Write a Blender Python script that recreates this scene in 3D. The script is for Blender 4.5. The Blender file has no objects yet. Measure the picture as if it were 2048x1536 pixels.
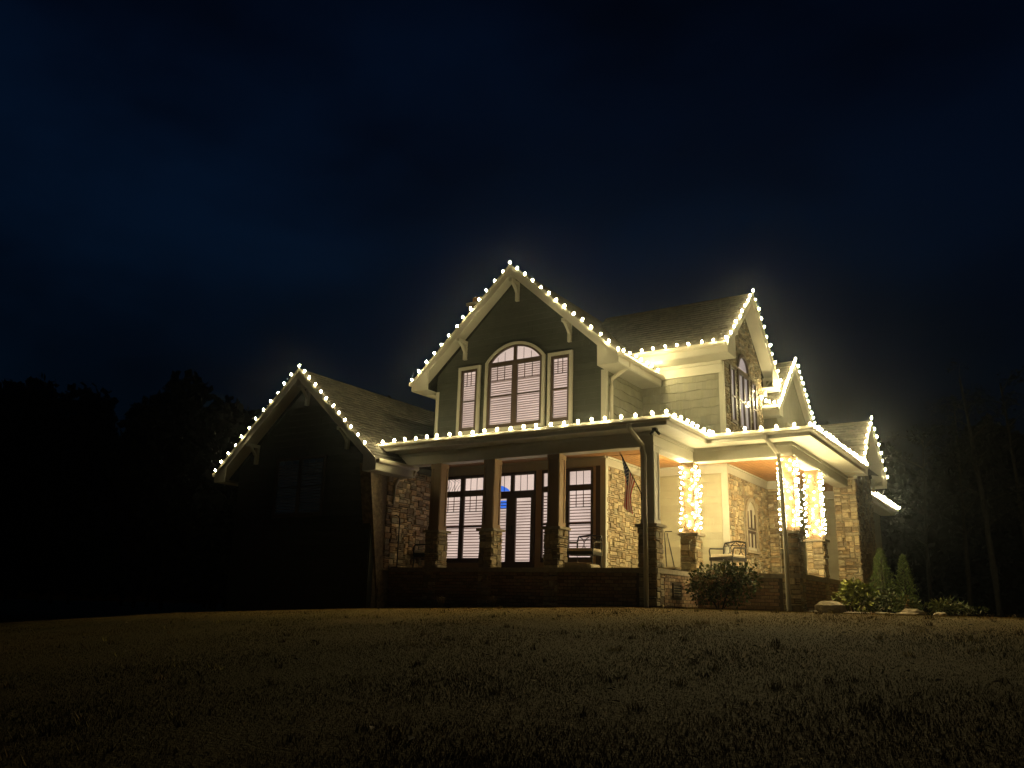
import bpy, math, random
import numpy as np
from mathutils import Vector, Matrix
random.seed(7); rng = np.random.default_rng(7)
scene = bpy.context.scene
COL = scene.collection
R = math.radians
# ---------------------------------------------------------------- camera
cam_d = bpy.data.cameras.new("camera"); cam = bpy.data.objects.new("camera", cam_d); COL.objects.link(cam)
yaw, pitch, roll = R(33.45), R(14.706), R(1.698)
fw = Vector((-math.sin(yaw)*math.cos(pitch), math.cos(yaw)*math.cos(pitch), math.sin(pitch)))
rt0 = Vector((math.cos(yaw), math.sin(yaw), 0)); up0 = rt0.cross(fw)
rt = rt0*math.cos(roll)+up0*math.sin(roll); up = -rt0*math.sin(roll)+up0*math.cos(roll)
CAM = Vector((9.407, -18.517, -0.048))
cam.matrix_world = Matrix(((rt.x, up.x, -fw.x, CAM.x), (rt.y, up.y, -fw.y, CAM.y), (rt.z, up.z, -fw.z, CAM.z), (0, 0, 0, 1)))
cam_d.sensor_width = 36; cam_d.lens = 1688.0/2048*36; cam_d.clip_end = 800; cam_d.clip_start = 0.1
scene.camera = cam
# ---------------------------------------------------------------- world: the last blue of dusk
world = bpy.data.worlds.new("World"); scene.world = world; world.use_nodes = True
nt = world.node_tree; nt.nodes.clear()
out = nt.nodes.new("ShaderNodeOutputWorld"); bg = nt.nodes.new("ShaderNodeBackground")
sky = nt.nodes.new("ShaderNodeTexSky"); sky.sky_type = 'NISHITA'; sky.sun_disc = False
sky.sun_elevation = R(-2.75); sky.sun_rotation = R(-54); sky.air_density = 1.0; sky.dust_density = 0.4; sky.ozone_density = 4.0
tc = nt.nodes.new("ShaderNodeTexCoord"); nz = nt.nodes.new("ShaderNodeTexNoise")
nz.inputs['Scale'].default_value = 2.3; nz.inputs['Detail'].default_value = 5; nz.inputs['Roughness'].default_value = .55
mp = nt.nodes.new("ShaderNodeMapping"); mp.inputs['Scale'].default_value = (1, 1, 2.2); mp.inputs['Location'].default_value = (.7, 0.2, .4)
cr = nt.nodes.new("ShaderNodeMapRange"); cr.inputs[1].default_value = .38; cr.inputs[2].default_value = .66
cr.inputs[3].default_value = .45; cr.inputs[4].default_value = 1.1
mul = nt.nodes.new("ShaderNodeMix"); mul.data_type = 'RGBA'; mul.blend_type = 'MULTIPLY'; mul.inputs[0].default_value = 1
L = nt.links.new
L(tc.outputs['Generated'], mp.inputs[0]); L(mp.outputs[0], nz.inputs[0]); L(nz.outputs[0], cr.inputs[0])
L(sky.outputs[0], mul.inputs[6]); tn = nt.nodes.new('ShaderNodeMix'); tn.data_type = 'RGBA'; tn.blend_type = 'MULTIPLY'; tn.inputs[0].default_value = 1; tn.inputs[7].default_value = (.46, 1.3, 1.0, 1); L(cr.outputs[0], tn.inputs[6]); sx = nt.nodes.new('ShaderNodeSeparateXYZ'); L(tc.outputs['Generated'], sx.inputs[0]); bk = nt.nodes.new('ShaderNodeMapRange'); bk.interpolation_type = 'SMOOTHSTEP'; bk.inputs[1].default_value = .06; bk.inputs[2].default_value = .48; bk.inputs[3].default_value = .06; bk.inputs[4].default_value = 1.0; L(sx.outputs[2], bk.inputs[0]); t2 = nt.nodes.new('ShaderNodeMix'); t2.data_type = 'RGBA'; t2.blend_type = 'MULTIPLY'; t2.inputs[0].default_value = 1; L(tn.outputs[2], t2.inputs[6]); L(bk.outputs[0], t2.inputs[7]); L(t2.outputs[2], mul.inputs[7]); L(mul.outputs[2], bg.inputs[0])
bg.inputs[1].default_value = 0.088
L(bg.outputs[0], out.inputs[0])
# ---------------------------------------------------------------- exposure and sampling
scene.view_settings.view_transform = 'Standard'; scene.view_settings.look = 'None'
scene.view_settings.exposure = 0; scene.view_settings.gamma = 1; scene.view_settings.use_curve_mapping = False
scene.render.engine = 'CYCLES'
cy = scene.cycles
cy.use_denoising = True
try: cy.denoiser = 'OPENIMAGEDENOISE'
except Exception: pass
cy.use_light_tree = True; cy.max_bounces = 6; cy.diffuse_bounces = 4; cy.transparent_max_bounces = 12; cy.volume_bounces = 0
cy.sample_clamp_indirect = 6.0; cy.caustics_reflective = False; cy.caustics_refractive = False
scene.render.filter_size = 1.8
BLOOM_HAZE = .0006  # density of the volume added for the bulbs' lens bloom
BULB_POWER = 430.0
BULB_COL = (1.0, 0.82, 0.41)
# ================================================================ materials
def mat(name, col, rough=.7, noise=0.0, scale=8.0, bump=0.0, bscale=40.0, tint=False, metal=0.0, spec=.4):
    m = bpy.data.materials.new(name); m.use_nodes = True
    n = m.node_tree; b = n.nodes["Principled BSDF"]
    b.inputs['Roughness'].default_value = rough; b.inputs['Metallic'].default_value = metal
    b.inputs['Specular IOR Level'].default_value = spec
    c = n.nodes.new("ShaderNodeRGB"); c.outputs[0].default_value = (*col, 1); cur = c.outputs[0]
    tc = n.nodes.new("ShaderNodeTexCoord")
    if tint:
        a = n.nodes.new("ShaderNodeAttribute"); a.attribute_name = "tint"
        x = n.nodes.new("ShaderNodeMix"); x.data_type = 'RGBA'; x.blend_type = 'MULTIPLY'; x.inputs[0].default_value = 1
        n.links.new(cur, x.inputs[6]); n.links.new(a.outputs[0], x.inputs[7]); cur = x.outputs[2]
    if noise:
        t = n.nodes.new("ShaderNodeTexNoise"); t.inputs['Scale'].default_value = scale; t.inputs['Detail'].default_value = 6
        n.links.new(tc.outputs['Object'], t.inputs[0])
        r = n.nodes.new("ShaderNodeMapRange"); r.inputs[1].default_value = .3; r.inputs[2].default_value = .7
        r.inputs[3].default_value = 1-noise; r.inputs[4].default_value = 1+noise
        n.links.new(t.outputs[0], r.inputs[0])
        x = n.nodes.new("ShaderNodeMix"); x.data_type = 'RGBA'; x.blend_type = 'MULTIPLY'; x.inputs[0].default_value = 1
        n.links.new(cur, x.inputs[6]); n.links.new(r.outputs[0], x.inputs[7]); cur = x.outputs[2]
    if bump:
        t = n.nodes.new("ShaderNodeTexNoise"); t.inputs['Scale'].default_value = bscale; t.inputs['Detail'].default_value = 5
        n.links.new(tc.outputs['Object'], t.inputs[0])
        bp = n.nodes.new("ShaderNodeBump"); bp.inputs['Strength'].default_value = bump; bp.inputs['Distance'].default_value = .02
        n.links.new(t.outputs[0], bp.inputs['Height']); n.links.new(bp.outputs[0], b.inputs['Normal'])
    n.links.new(cur, b.inputs['Base Color'])
    return m
def emit(name, col, s, vary=0.0, scale=1.5):
    m = bpy.data.materials.new(name); m.use_nodes = True; n = m.node_tree; n.nodes.clear()
    o = n.nodes.new("ShaderNodeOutputMaterial"); e = n.nodes.new("ShaderNodeEmission")
    e.inputs[0].default_value = (*col, 1); e.inputs[1].default_value = s
    if vary:
        tc = n.nodes.new("ShaderNodeTexCoord"); t = n.nodes.new("ShaderNodeTexNoise"); t.inputs['Scale'].default_value = scale
        r = n.nodes.new("ShaderNodeMapRange"); r.inputs[1].default_value = .3; r.inputs[2].default_value = .7
        r.inputs[3].default_value = s*(1-vary); r.inputs[4].default_value = s*(1+vary)
        n.links.new(tc.outputs['Object'], t.inputs[0]); n.links.new(t.outputs[0], r.inputs[0]); n.links.new(r.outputs[0], e.inputs[1])
    n.links.new(e.outputs[0], o.inputs[0]); return m
M = {}
M['trim'] = mat('cream_trim_paint', (.47, .45, .36), .55, .06, 3, .08, 30)
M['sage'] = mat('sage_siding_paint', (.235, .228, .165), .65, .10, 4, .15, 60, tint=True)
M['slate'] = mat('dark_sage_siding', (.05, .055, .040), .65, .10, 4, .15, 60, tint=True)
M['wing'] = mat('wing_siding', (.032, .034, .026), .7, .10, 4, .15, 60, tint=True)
M['batter'] = mat('battered_pier_render', (.22, .165, .10), .85, .45, 9, .8, 18)
M['khaki'] = mat('khaki_siding_paint', (.36, .335, .225), .6, .06, 4, .1, 60, tint=True)
M['tan'] = mat('tan_wall_paint', (.44, .32, .19), .65, .08, 4, .1, 60)
M['wpost'] = mat('stained_post', (.19, .12, .06), .6, .15, 6, .1, 30)
M['post'] = mat('porch_post_paint', (.30, .19, .09), .55, .08, 4, .08, 30)
M['brown'] = mat('dark_brown_frame', (.075, .05, .035), .45, .1, 6)
M['roof'] = mat('asphalt_shingle', (.040, .036, .026), .95, .35, 14, .5, 120, tint=True)
M['stone'] = mat('ledge_stone', (.40, .338, .218), .8, .28, 14, .6, 45, tint=True)
M['mortar'] = mat('stone_mortar', (.25, .20, .135), .95, .2, 20, .4, 80)
M['brick'] = mat('foundation_brick', (.34, .225, .13), .85, .25, 18, .4, 80, tint=True)
M['bmortar'] = mat('brick_mortar', (.13, .10, .07), .95, .2, 25, .4, 80)
M['cap'] = mat('limestone_cap', (.34, .29, .20), .8, .2, 12, .4, 50)
M['cedar'] = mat('cedar_ceiling', (.40, .20, .072), .5, .18, 5, .1, 40)
M['concrete'] = mat('porch_concrete', (.38, .34, .27), .85, .15, 6, .2, 60)
M['pipe'] = mat('gutter_metal', (.52, .48, .37), .4, .05, 3)
M['black'] = mat('black_metal', (.022, .02, .018), .4)
M['wire'] = mat('green_wire', (.03, .035, .025), .6)
M['cushion'] = mat('tan_cushion', (.42, .36, .25), .9, .1, 20, .3, 90)
M['room'] = emit('lit_room', (1.0, .745, .645), .86, .2, .8)
M['room_side'] = emit('side_room_light', (1.0, .80, .74), .42, .15, 1.2)
M['room_dim'] = emit('dim_room', (.12, .2, .28), .007, .4, 2)
M['blue'] = emit('blue_screen', (.06, .22, 1.0), .95)
M['bulb'] = emit('warm_bulb', BULB_COL, BULB_POWER)
M['mini'] = emit('warm_mini_bulb', BULB_COL, BULB_POWER*.60)
M['bulb_hot'] = emit('bright_bulb', BULB_COL, BULB_POWER*1.3); M['bulb_dim'] = emit('dim_bulb', BULB_COL, BULB_POWER*.72)
M['bark'] = mat('pine_bark', (.04, .035, .026), .95, .4, 6, .6, 30)
M['bark_pale'] = mat('pale_bark', (.036, .034, .03), .95, .4, 6, .6, 30)
M['leaf'] = mat('shrub_leaf', (.10, .115, .035), .6, .2, 5, tint=True)
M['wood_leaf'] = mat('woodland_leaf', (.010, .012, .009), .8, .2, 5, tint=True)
M['conifer'] = mat('conifer_needles', (.11, .15, .036), .7, .2, 5, tint=True)
M['flower'] = mat('dried_flower', (.30, .215, .12), .9, .2, 20, tint=True)
M['rock'] = mat('pale_rock', (.38, .31, .20), .9, .3, 8, .8, 20)
M['mulch'] = mat('mulch', (.035, .025, .016), .95, .5, 20, 1.0, 60)
M['red'] = mat('flag_red', (.38, .035, .04), .8); M['white'] = mat('flag_white', (.74, .70, .62), .8); M['navy'] = mat('flag_navy', (.022, .03, .085), .8)
for k_ in ('red', 'white', 'navy'):              # thin cloth lets light through
    n_ = M[k_].node_tree; p_ = n_.nodes['Principled BSDF']; t_ = n_.nodes.new('ShaderNodeBsdfTranslucent'); x_ = n_.nodes.new('ShaderNodeMixShader'); x_.inputs[0].default_value = .4
    n_.links.new(p_.inputs['Base Color'].links[0].from_socket, t_.inputs[0]); n_.links.new(p_.outputs[0], x_.inputs[1]); n_.links.new(t_.outputs[0], x_.inputs[2])
    n_.links.new(x_.outputs[0], n_.nodes['Material Output'].inputs[0])
M['orange'] = mat('terracotta', (.45, .22, .07), .8, .2, 12)
M['grass'] = mat('dormant_grass', (.24, .17, .065), .9, .15, 3, tint=True)
M['dead'] = mat('dead_leaf', (.33, .26, .16), .9, .2, 3, tint=True)
# slats let the room light glow through them
m = bpy.data.materials.new('blind_slat'); m.use_nodes = True; n = m.node_tree; n.nodes.clear()
o_ = n.nodes.new("ShaderNodeOutputMaterial"); d_ = n.nodes.new("ShaderNodeBsdfDiffuse"); t_ = n.nodes.new("ShaderNodeBsdfTranslucent")
x_ = n.nodes.new("ShaderNodeMixShader"); d_.inputs[0].default_value = (.42, .33, .29, 1); t_.inputs[0].default_value = (.62, .46, .41, 1); x_.inputs[0].default_value = .6
n.links.new(d_.outputs[0], x_.inputs[1]); n.links.new(t_.outputs[0], x_.inputs[2]); n.links.new(x_.outputs[0], o_.inputs[0]); M['slat'] = m
m = bpy.data.materials.new('window_glass'); m.use_nodes = True; n = m.node_tree; n.nodes.clear()
o_ = n.nodes.new("ShaderNodeOutputMaterial"); d_ = n.nodes.new("ShaderNodeBsdfTransparent"); t_ = n.nodes.new("ShaderNodeBsdfGlossy")
x_ = n.nodes.new("ShaderNodeMixShader"); d_.inputs[0].default_value = (.95, .96, .95, 1); t_.inputs[1].default_value = .04; x_.inputs[0].default_value = .05
n.links.new(d_.outputs[0], x_.inputs[1]); n.links.new(t_.outputs[0], x_.inputs[2]); n.links.new(x_.outputs[0], o_.inputs[0]); M['glass'] = m
# lawn: dormant grass with olive and brown patches, string-light falloff painted into the colour
def ground_mat(name, c1, c2, c3):
    m = bpy.data.materials.new(name); m.use_nodes = True; n = m.node_tree; b = n.nodes["Principled BSDF"]; b.inputs['Roughness'].default_value = .95
    b.inputs['Specular IOR Level'].default_value = .1
    tc = n.nodes.new("ShaderNodeTexCoord")
    def noi(s, d=6):
        t = n.nodes.new("ShaderNodeTexNoise"); t.inputs['Scale'].default_value = s; t.inputs['Detail'].default_value = d; n.links.new(tc.outputs['Object'], t.inputs[0]); return t
    a = noi(.35); f = noi(18); r = n.nodes.new("ShaderNodeValToRGB")
    r.color_ramp.elements[0].position = .36; r.color_ramp.elements[0].color = (*c1, 1); r.color_ramp.elements[1].position = .64; r.color_ramp.elements[1].color = (*c2, 1)
    n.links.new(a.outputs[0], r.inputs[0])
    x = n.nodes.new("ShaderNodeMix"); x.data_type = 'RGBA'; n.links.new(f.outputs[0], x.inputs[0]); n.links.new(r.outputs[0], x.inputs[6]); x.inputs[7].default_value = (*c3, 1)
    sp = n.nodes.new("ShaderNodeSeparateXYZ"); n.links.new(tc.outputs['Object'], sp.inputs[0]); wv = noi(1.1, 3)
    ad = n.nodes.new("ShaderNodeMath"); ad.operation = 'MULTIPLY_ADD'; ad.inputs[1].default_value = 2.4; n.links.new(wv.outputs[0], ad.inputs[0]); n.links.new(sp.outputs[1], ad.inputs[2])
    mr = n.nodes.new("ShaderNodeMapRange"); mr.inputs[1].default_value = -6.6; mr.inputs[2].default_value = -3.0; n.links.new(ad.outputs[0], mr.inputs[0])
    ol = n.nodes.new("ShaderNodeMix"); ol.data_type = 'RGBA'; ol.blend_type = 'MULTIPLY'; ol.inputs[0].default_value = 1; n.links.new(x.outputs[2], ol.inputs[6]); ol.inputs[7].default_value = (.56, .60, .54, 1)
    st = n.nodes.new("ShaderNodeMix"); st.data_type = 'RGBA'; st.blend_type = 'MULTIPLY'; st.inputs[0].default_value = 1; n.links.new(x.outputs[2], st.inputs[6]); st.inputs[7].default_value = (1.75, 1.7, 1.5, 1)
    fx = n.nodes.new("ShaderNodeMix"); fx.data_type = 'RGBA'; n.links.new(mr.outputs[0], fx.inputs[0]); n.links.new(ol.outputs[2], fx.inputs[6]); n.links.new(st.outputs[2], fx.inputs[7])  # painted bulb light: bright beside the house, duller farther out
    n.links.new(fx.outputs[2], b.inputs['Base Color'])
    bp = n.nodes.new("ShaderNodeBump"); bp.inputs['Strength'].default_value = .8; bp.inputs['Distance'].default_value = .05
    g = noi(30); n.links.new(g.outputs[0], bp.inputs['Height']); n.links.new(bp.outputs[0], b.inputs['Normal'])
    return m
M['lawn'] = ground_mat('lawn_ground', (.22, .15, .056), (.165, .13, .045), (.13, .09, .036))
# ================================================================ mesh helpers
def tag(o, label=None, cat=None, group=None, kind=None):
    if label: o['label'] = label
    if cat: o['category'] = cat
    if group: o['group'] = group
    if kind: o['kind'] = kind
    return o
class MB:
    def __init__(s): s.v = []; s.f = []; s.m = []; s.t = []; s.tint = (1, 1, 1); s.mi = 0
    def add(s, vs, fs):
        k = len(s.v); s.v += [tuple(p) for p in vs]; s.t += [s.tint]*len(vs)
        for f in fs: s.f.append(tuple(i+k for i in f)); s.m.append(s.mi)
    def box(s, a, b):
        x0, y0, z0 = (min(a[i], b[i]) for i in range(3)); x1, y1, z1 = (max(a[i], b[i]) for i in range(3))
        s.add([(x0,y0,z0),(x1,y0,z0),(x1,y1,z0),(x0,y1,z0),(x0,y0,z1),(x1,y0,z1),(x1,y1,z1),(x0,y1,z1)],
              [(0,3,2,1),(4,5,6,7),(0,1,5,4),(1,2,6,5),(2,3,7,6),(3,0,4,7)])
    def prism(s, poly, d):
        n = len(poly); d = Vector(d); a = [Vector(p) for p in poly]
        s.add(a+[p+d for p in a], [tuple(range(n))[::-1], tuple(range(n, 2*n))]+[(i, (i+1) % n, (i+1) % n+n, i+n) for i in range(n)])
    def tube(s, pts, r, n=6, r2=None, cap=True):
        pts = [Vector(p) for p in pts]; k = len(pts); vs = []
        for i, p in enumerate(pts):
            t = (pts[min(i+1, k-1)]-pts[max(i-1, 0)]).normalized()
            a = t.cross(Vector((0, 0, 1)))
            if a.length < .05: a = t.cross(Vector((1, 0, 0)))
            a.normalize(); b = t.cross(a)
            rr = r if r2 is None else r+(r2-r)*i/(k-1)
            for j in range(n):
                an = 2*math.pi*(j+.5)/n; vs.append(p+(a*math.cos(an)+b*math.sin(an))*rr)
        fs = [(i*n+j, i*n+(j+1) % n, (i+1)*n+(j+1) % n, (i+1)*n+j) for i in range(k-1) for j in range(n)]
        if cap: fs += [tuple(range(n))[::-1], tuple(range((k-1)*n, k*n))]
        s.add(vs, fs)
    def build(s, name, mats, parent=None, smooth=False, label=None, kind=None):
        me = bpy.data.meshes.new(name); me.from_pydata(s.v, [], s.f)
        for mm in (mats if isinstance(mats, (list, tuple)) else [mats]): me.materials.append(mm)
        if any(s.m): me.polygons.foreach_set('material_index', s.m)
        ca = me.attributes.new('tint', 'FLOAT_COLOR', 'POINT')
        ca.data.foreach_set('color', np.c_[np.array(s.t, dtype=np.float32).reshape(-1, 3), np.ones(len(s.t), np.float32)].ravel())
        if smooth: me.polygons.foreach_set('use_smooth', [True]*len(s.f))
        me.validate(); me.update()
        o = bpy.data.objects.new(name, me); COL.objects.link(o)
        if parent: o.parent = parent
        if kind: o['kind'] = kind
        if label: o['label'] = label
        return o
def part(name, m, parent, fn, **k):
    b = MB(); fn(b); return b.build(name, m, parent, **k)
def boxp(name, m, parent, a, b, **k): return part(name, m, parent, lambda q: q.box(a, b), **k)
def empty(name, loc=(0, 0, 0)):
    o = bpy.data.objects.new(name, None); COL.objects.link(o); o.empty_display_size = .3; o.location = loc; return o
class Frame:                                    # u along a wall, v up, n outward
    def __init__(s, o, u, n): s.o = Vector(o); s.u = Vector(u); s.n = Vector(n)
    def p(s, u, v, n=0): return s.o+s.u*u+Vector((0, 0, v))+s.n*n
    def box(s, b, u0, u1, v0, v1, n0, n1): b.box(s.p(u0, v0, n0), s.p(u1, v1, n1))
    def poly(s, b, pts, n0, n1): b.prism([s.p(u, v, n0) for u, v in pts], s.n*(n1-n0))
def FY(y): return Frame((0, y, 0), (1, 0, 0), (0, -1, 0))      # faces the lawn
def FX(x): return Frame((x, 0, 0), (0, 1, 0), (1, 0, 0))       # faces the side
def FXm(x): return Frame((x, 0, 0), (0, 1, 0), (-1, 0, 0))
# ---------------------------------------------------------------- pieces (stones, bricks): the largest-looking are objects of their own
PIECES = []                                     # (score, name, parent, material, verts, tint)
PF = [(0,1,2,3),(4,5,1,0),(5,6,2,1),(6,7,3,2),(7,4,0,3)]
def piece(fr, u0, u1, v0, v1, depth, name, parent, m, tint, ch=.012, base=0.0, jit=.006):
    j = lambda: random.uniform(-jit, jit)
    d = depth
    vs = [fr.p(u0+ch+j(), v0+ch+j(), base+d+j()), fr.p(u1-ch+j(), v0+ch+j(), base+d+j()), fr.p(u1-ch+j(), v1-ch+j(), base+d+j()), fr.p(u0+ch+j(), v1-ch+j(), base+d+j()),
          fr.p(u0, v0, base), fr.p(u1, v0, base), fr.p(u1, v1, base), fr.p(u0, v1, base)]
    c = (vs[0]+vs[2])/2; dv = CAM-c
    PIECES.append(((u1-u0)*(v1-v0)*max(.02, dv.normalized().dot(fr.n))/dv.length_squared, name, parent, m, vs, tint))
STONE_T = [(1.0, 1.0, 1.0), (1.25, 1.2, 1.1), (.8, .78, .75), (.62, .58, .55), (1.1, .95, .8), (.5, .45, .42), (1.35, 1.3, 1.2), (.9, .75, .6), (.75, .8, .8)]
def stones(fr, u0, u1, v0, v1, parent, name='stone', holes=(), base=0.0, big=1.0, clip=None, depth=(.018, .046), tone=1.0, vary=.75, cell=(.046, .050)):
    """ledge stones of mixed heights fitted into each other on a fine grid"""
    nu, nv = max(2, round((u1-u0)/cell[0])), max(2, round((v1-v0)/cell[1])); du, dv = (u1-u0)/nu, (v1-v0)/nv
    occ = np.zeros((nv, nu), bool)
    for j in range(nv):
        for i in range(nu):
            cu, cv = u0+(i+.5)*du, v0+(j+.5)*dv
            if any(h[0] < cu < h[1] and h[2] < cv < h[3] for h in holes) or (clip and not clip(cu, cv)): occ[j, i] = True
    for j in range(nv):
        i = 0
        while i < nu:
            if occ[j, i]: i += 1; continue
            hh = random.choice((1, 1, 1, 2, 2, 2, 3, 3) if big <= 1 else (2, 2, 3, 3, 4)); ww = max(2, int(random.choice((3, 4, 4, 5, 6, 7, 9))*big)) if hh < 3 else random.choice((3, 4, 5))
            hh = min(hh, nv-j); ww = min(ww, nu-i)
            if nu-i-ww == 1: ww += 1
            if nv-j-hh == 1 and hh > 1: hh -= 1
            while ww > 1 and occ[j, i:i+ww].any(): ww -= 1
            while hh > 1 and occ[j:j+hh, i:i+ww].any(): hh -= 1
            occ[j:j+hh, i:i+ww] = True; g = .0032; f = random.uniform(.88, 1.12)*tone; t = tuple(1+(c-1)*vary for c in random.choice(STONE_T))
            piece(fr, u0+i*du+g, u0+(i+ww)*du-g, v0+j*dv+g, v0+(j+hh)*dv-g, random.uniform(*depth), name, parent, M['stone'], tuple(c*f for c in t), base=base)
            i += ww
def bricks(fr, u0, u1, v0, v1, parent, base=0.0, holes=()):
    bh, bw = .0747, .205; r = 0; v = v0
    while v < v1-.02:
        u = u0-(bw/2 if r % 2 else 0)
        while u < u1-.01:
            a, b = max(u, u0), min(u+bw, u1)
            if b-a > .03 and not any(h[0] < b and a < h[1] and h[2] < v+bh and v < h[3] for h in holes):
                f = random.uniform(.7, 1.25); w = random.uniform(.9, 1.12)
                piece(fr, a+.006, b-.006, v+.006, min(v+bh, v1)-.006, .012, 'brick', parent, M['brick'], (f, f*w, f*w), ch=.003, base=base, jit=.002)
            u += bw
        v += bh; r += 1
def flush_pieces():
    for nm, cap in (('stone', 300), ('brick', 300)):
        L_ = sorted([p for p in PIECES if p[1] == nm], key=lambda p: -p[0])
        for p in L_[:cap]:
            b = MB(); b.tint = p[5]; b.add(p[4], PF); b.build(nm, p[3], p[2])
        rest = {}
        for p in L_[cap:]: rest.setdefault(p[2].name, []).append(p)
        for ps in rest.values():
            b = MB()
            for p in ps: b.tint = p[5]; b.add(p[4], PF)
            b.build({'stone': 'stonework', 'brick': 'brickwork'}[nm], ps[0][3], ps[0][2], kind='stuff')
# ================================================================ ground
def gz(x, y):                                    # the lawn is level by the house and falls towards the viewer
    s = np.maximum(0, -3.2-y+.12*np.minimum(0, x+5)); z = -.10*s*(s/(s+2.2)) - .02*np.sin(x*.5+1)*np.minimum(1, s/4)
    return np.where(y > 20, 0, z)-(.03*np.clip(2-x, 0, 40)+.015*np.clip(-4.6-x, 0, 34)+.025*np.clip(-10-x, 0, 30))
def ground():
    xs = np.r_[-260, -160, -100, -60, np.arange(-40, 26, .5), 34, 60, 110, 200, 300]
    ys = np.r_[-80, -45, -30, np.arange(-24, 14, .5), 20, 30, 50, 90, 180, 320]
    X, Y = np.meshgrid(xs, ys); Z = gz(X, Y)+.006*np.sin(X*1.7)*np.cos(Y*1.3)*(Y < -3)-.02
    b = MB(); nx = len(xs)
    b.v = [tuple(p) for p in np.c_[X.ravel(), Y.ravel(), Z.ravel()]]; b.t = [(1, 1, 1)]*len(b.v)
    b.f = [(j*nx+i, j*nx+i+1, (j+1)*nx+i+1, (j+1)*nx+i) for j in range(len(ys)-1) for i in range(nx-1)]; b.m = [0]*len(b.f)
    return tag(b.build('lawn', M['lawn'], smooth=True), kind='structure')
ground()
# ================================================================ house
Wm, D1, X1 = 5.40, 2.21, 2.30
yP, PW = -1.80, .44
zf, zc, zb, zcl, ze = .80, 1.72, 3.40, 3.60, 3.90
xA, yA = 2.60, -2.29; xB, yB = 4.93, .05
HOUSE = empty('house', (-1, 3, 0)); tag(HOUSE, 'large two storey stone and sage sided house with steep gables outlined in lights', 'house')
HOUSE.location = (0, 0, 0)
H = HOUSE
A, FX1, FD = FY(0), FX(X1), FY(D1)
# ---- foundation, floors, ceilings
boxp('porch_floor', M['concrete'], H, (-5.27, yP+.03, .70), (2.08, 0, zf))
boxp('porch_floor', M['concrete'], H, (-.2, .01, .70), (2.085, 2.2, zf-.002))
boxp('porch_floor', M['concrete'], H, (2.09, yB+.55, .70), (4.41, 9.0, zf))
boxp('porch_ceiling', M['cedar'], H, (-5.26, yP+.2, zcl), (1.9, -.02, zcl+.06))
boxp('porch_ceiling', M['cedar'], H, (.02, .0, zcl+.002), (1.9, 2.19, zcl+.06))
boxp('porch_ceiling', M['cedar'], H, (1.89, yB+.7, zcl), (4.2, 8.4, zcl+.06))
def ceil_boards(b):
    y = -1.7
    while y < -.1:
        b.box((-5.2, y, zcl-.012), (1.8, y+.112, zcl-.001)); y += .125
    x = .1
    while x < 4.0:
        b.box((x, .06 if x < 1.6 else .94, zcl-.012), (x+.112, 2.15 if x < 2.3 else 5.5, zcl-.001)); x += .125
part('ceiling_board', M['cedar'], H, ceil_boards, kind='stuff')
# ---- foundation walls of brick
fw1 = boxp('foundation_wall', M['bmortar'], H, (-5.25, yP+.03, -.5), (2.08, yP+.2, .70))
bricks(FY(yP+.03), -5.25, 2.08-PW, -.2735, .70, fw1)
fw2 = boxp('foundation_wall', M['bmortar'], H, (1.9, yP+.21, -.15), (2.085, yB+.5, .70))
bricks(FX(2.085), yP+PW, yB+.5, -.05, .70, fw2, holes=[(-.92, -.44, .22, .52)])
fw3 = boxp('foundation_wall', M['bmortar'], H, (2.09, yB+.52, -.15), (4.40, yB+.7, .70))
bricks(FY(yB+.52), 2.09, 4.40-PW, -.05, .70, fw3)
fw4 = boxp('foundation_wall', M['bmortar'], H, (4.2, yB+.71, -.15), (4.40, 6.3, .70))
bricks(FX(4.40), yB+.5+PW, 6.2, -.05, .70, fw4)
def slab_edge(b):
    b.box((-5.25, yP-.012, .702), (2.10, yP+.028, .802)); b.box((2.088, yP+.03, .702), (2.122, yB+.52, .802))
    b.box((2.124, yB+.49, .702), (4.43, yB+.518, .802)); b.box((4.412, yB+.52, .702), (4.444, 6.2, .802))
part('porch_slab_edge', M['cap'], H, slab_edge)
vent = part('foundation_vent', M['black'], H, lambda b: FX(2.085).box(b, -.92, -.44, .22, .52, 0, .006))
part('vent_frame', M['bmortar'], vent, lambda b: [FX(2.085).box(b, *q, .007, .028) for q in ((-.92, -.44, .49, .52), (-.92, -.44, .22, .25), (-.92, -.88, .25, .49), (-.48, -.44, .25, .49))])
for k in range(4): part('louver', M['cap'], vent, lambda b: FX(2.085).box(b, -.88, -.48, .27+k*.055, .29+k*.055, .007, .02))
# ---- walls (solid cores)
def wallbox(m, a, b, **k): return boxp('wall', m, H, a, b, **k)
w_front = wallbox(M['tan'], (-5.27, 0, zf), (0, .15, 4.45))
w_side = wallbox(M['mortar'], (-.15, .152, zf), (0, D1, 3.6))
w_d1 = wallbox(M['khaki'], (-.14, D1, zf), (X1, D1+.15, 3.7))
w_x1 = wallbox(M['mortar'], (X1-.15, D1+.152, zf), (X1, 5.6, 3.7))
w_y56 = wallbox(M['mortar'], (X1-.14, 5.6, zf), (2.6, 5.75, 3.7))
w_x26 = wallbox(M['khaki'], (2.45, 5.752, zf), (2.6, 8.5, 3.7))
w_back = wallbox(M['khaki'], (2.601, 8.3, zf), (3.98, 8.45, 3.7))
stones(FX(0), .03, D1-.01, zf, 3.36, w_side, tone=.88, vary=.55)
NICHE = (3.40, 4.50, 1.50, 2.98)
stones(FX1, D1+.03, 5.58, zf, 3.36, w_x1, holes=[NICHE])
stones(FY(5.6), X1+.03, 2.58, zf, 3.36, w_y56)
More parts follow.
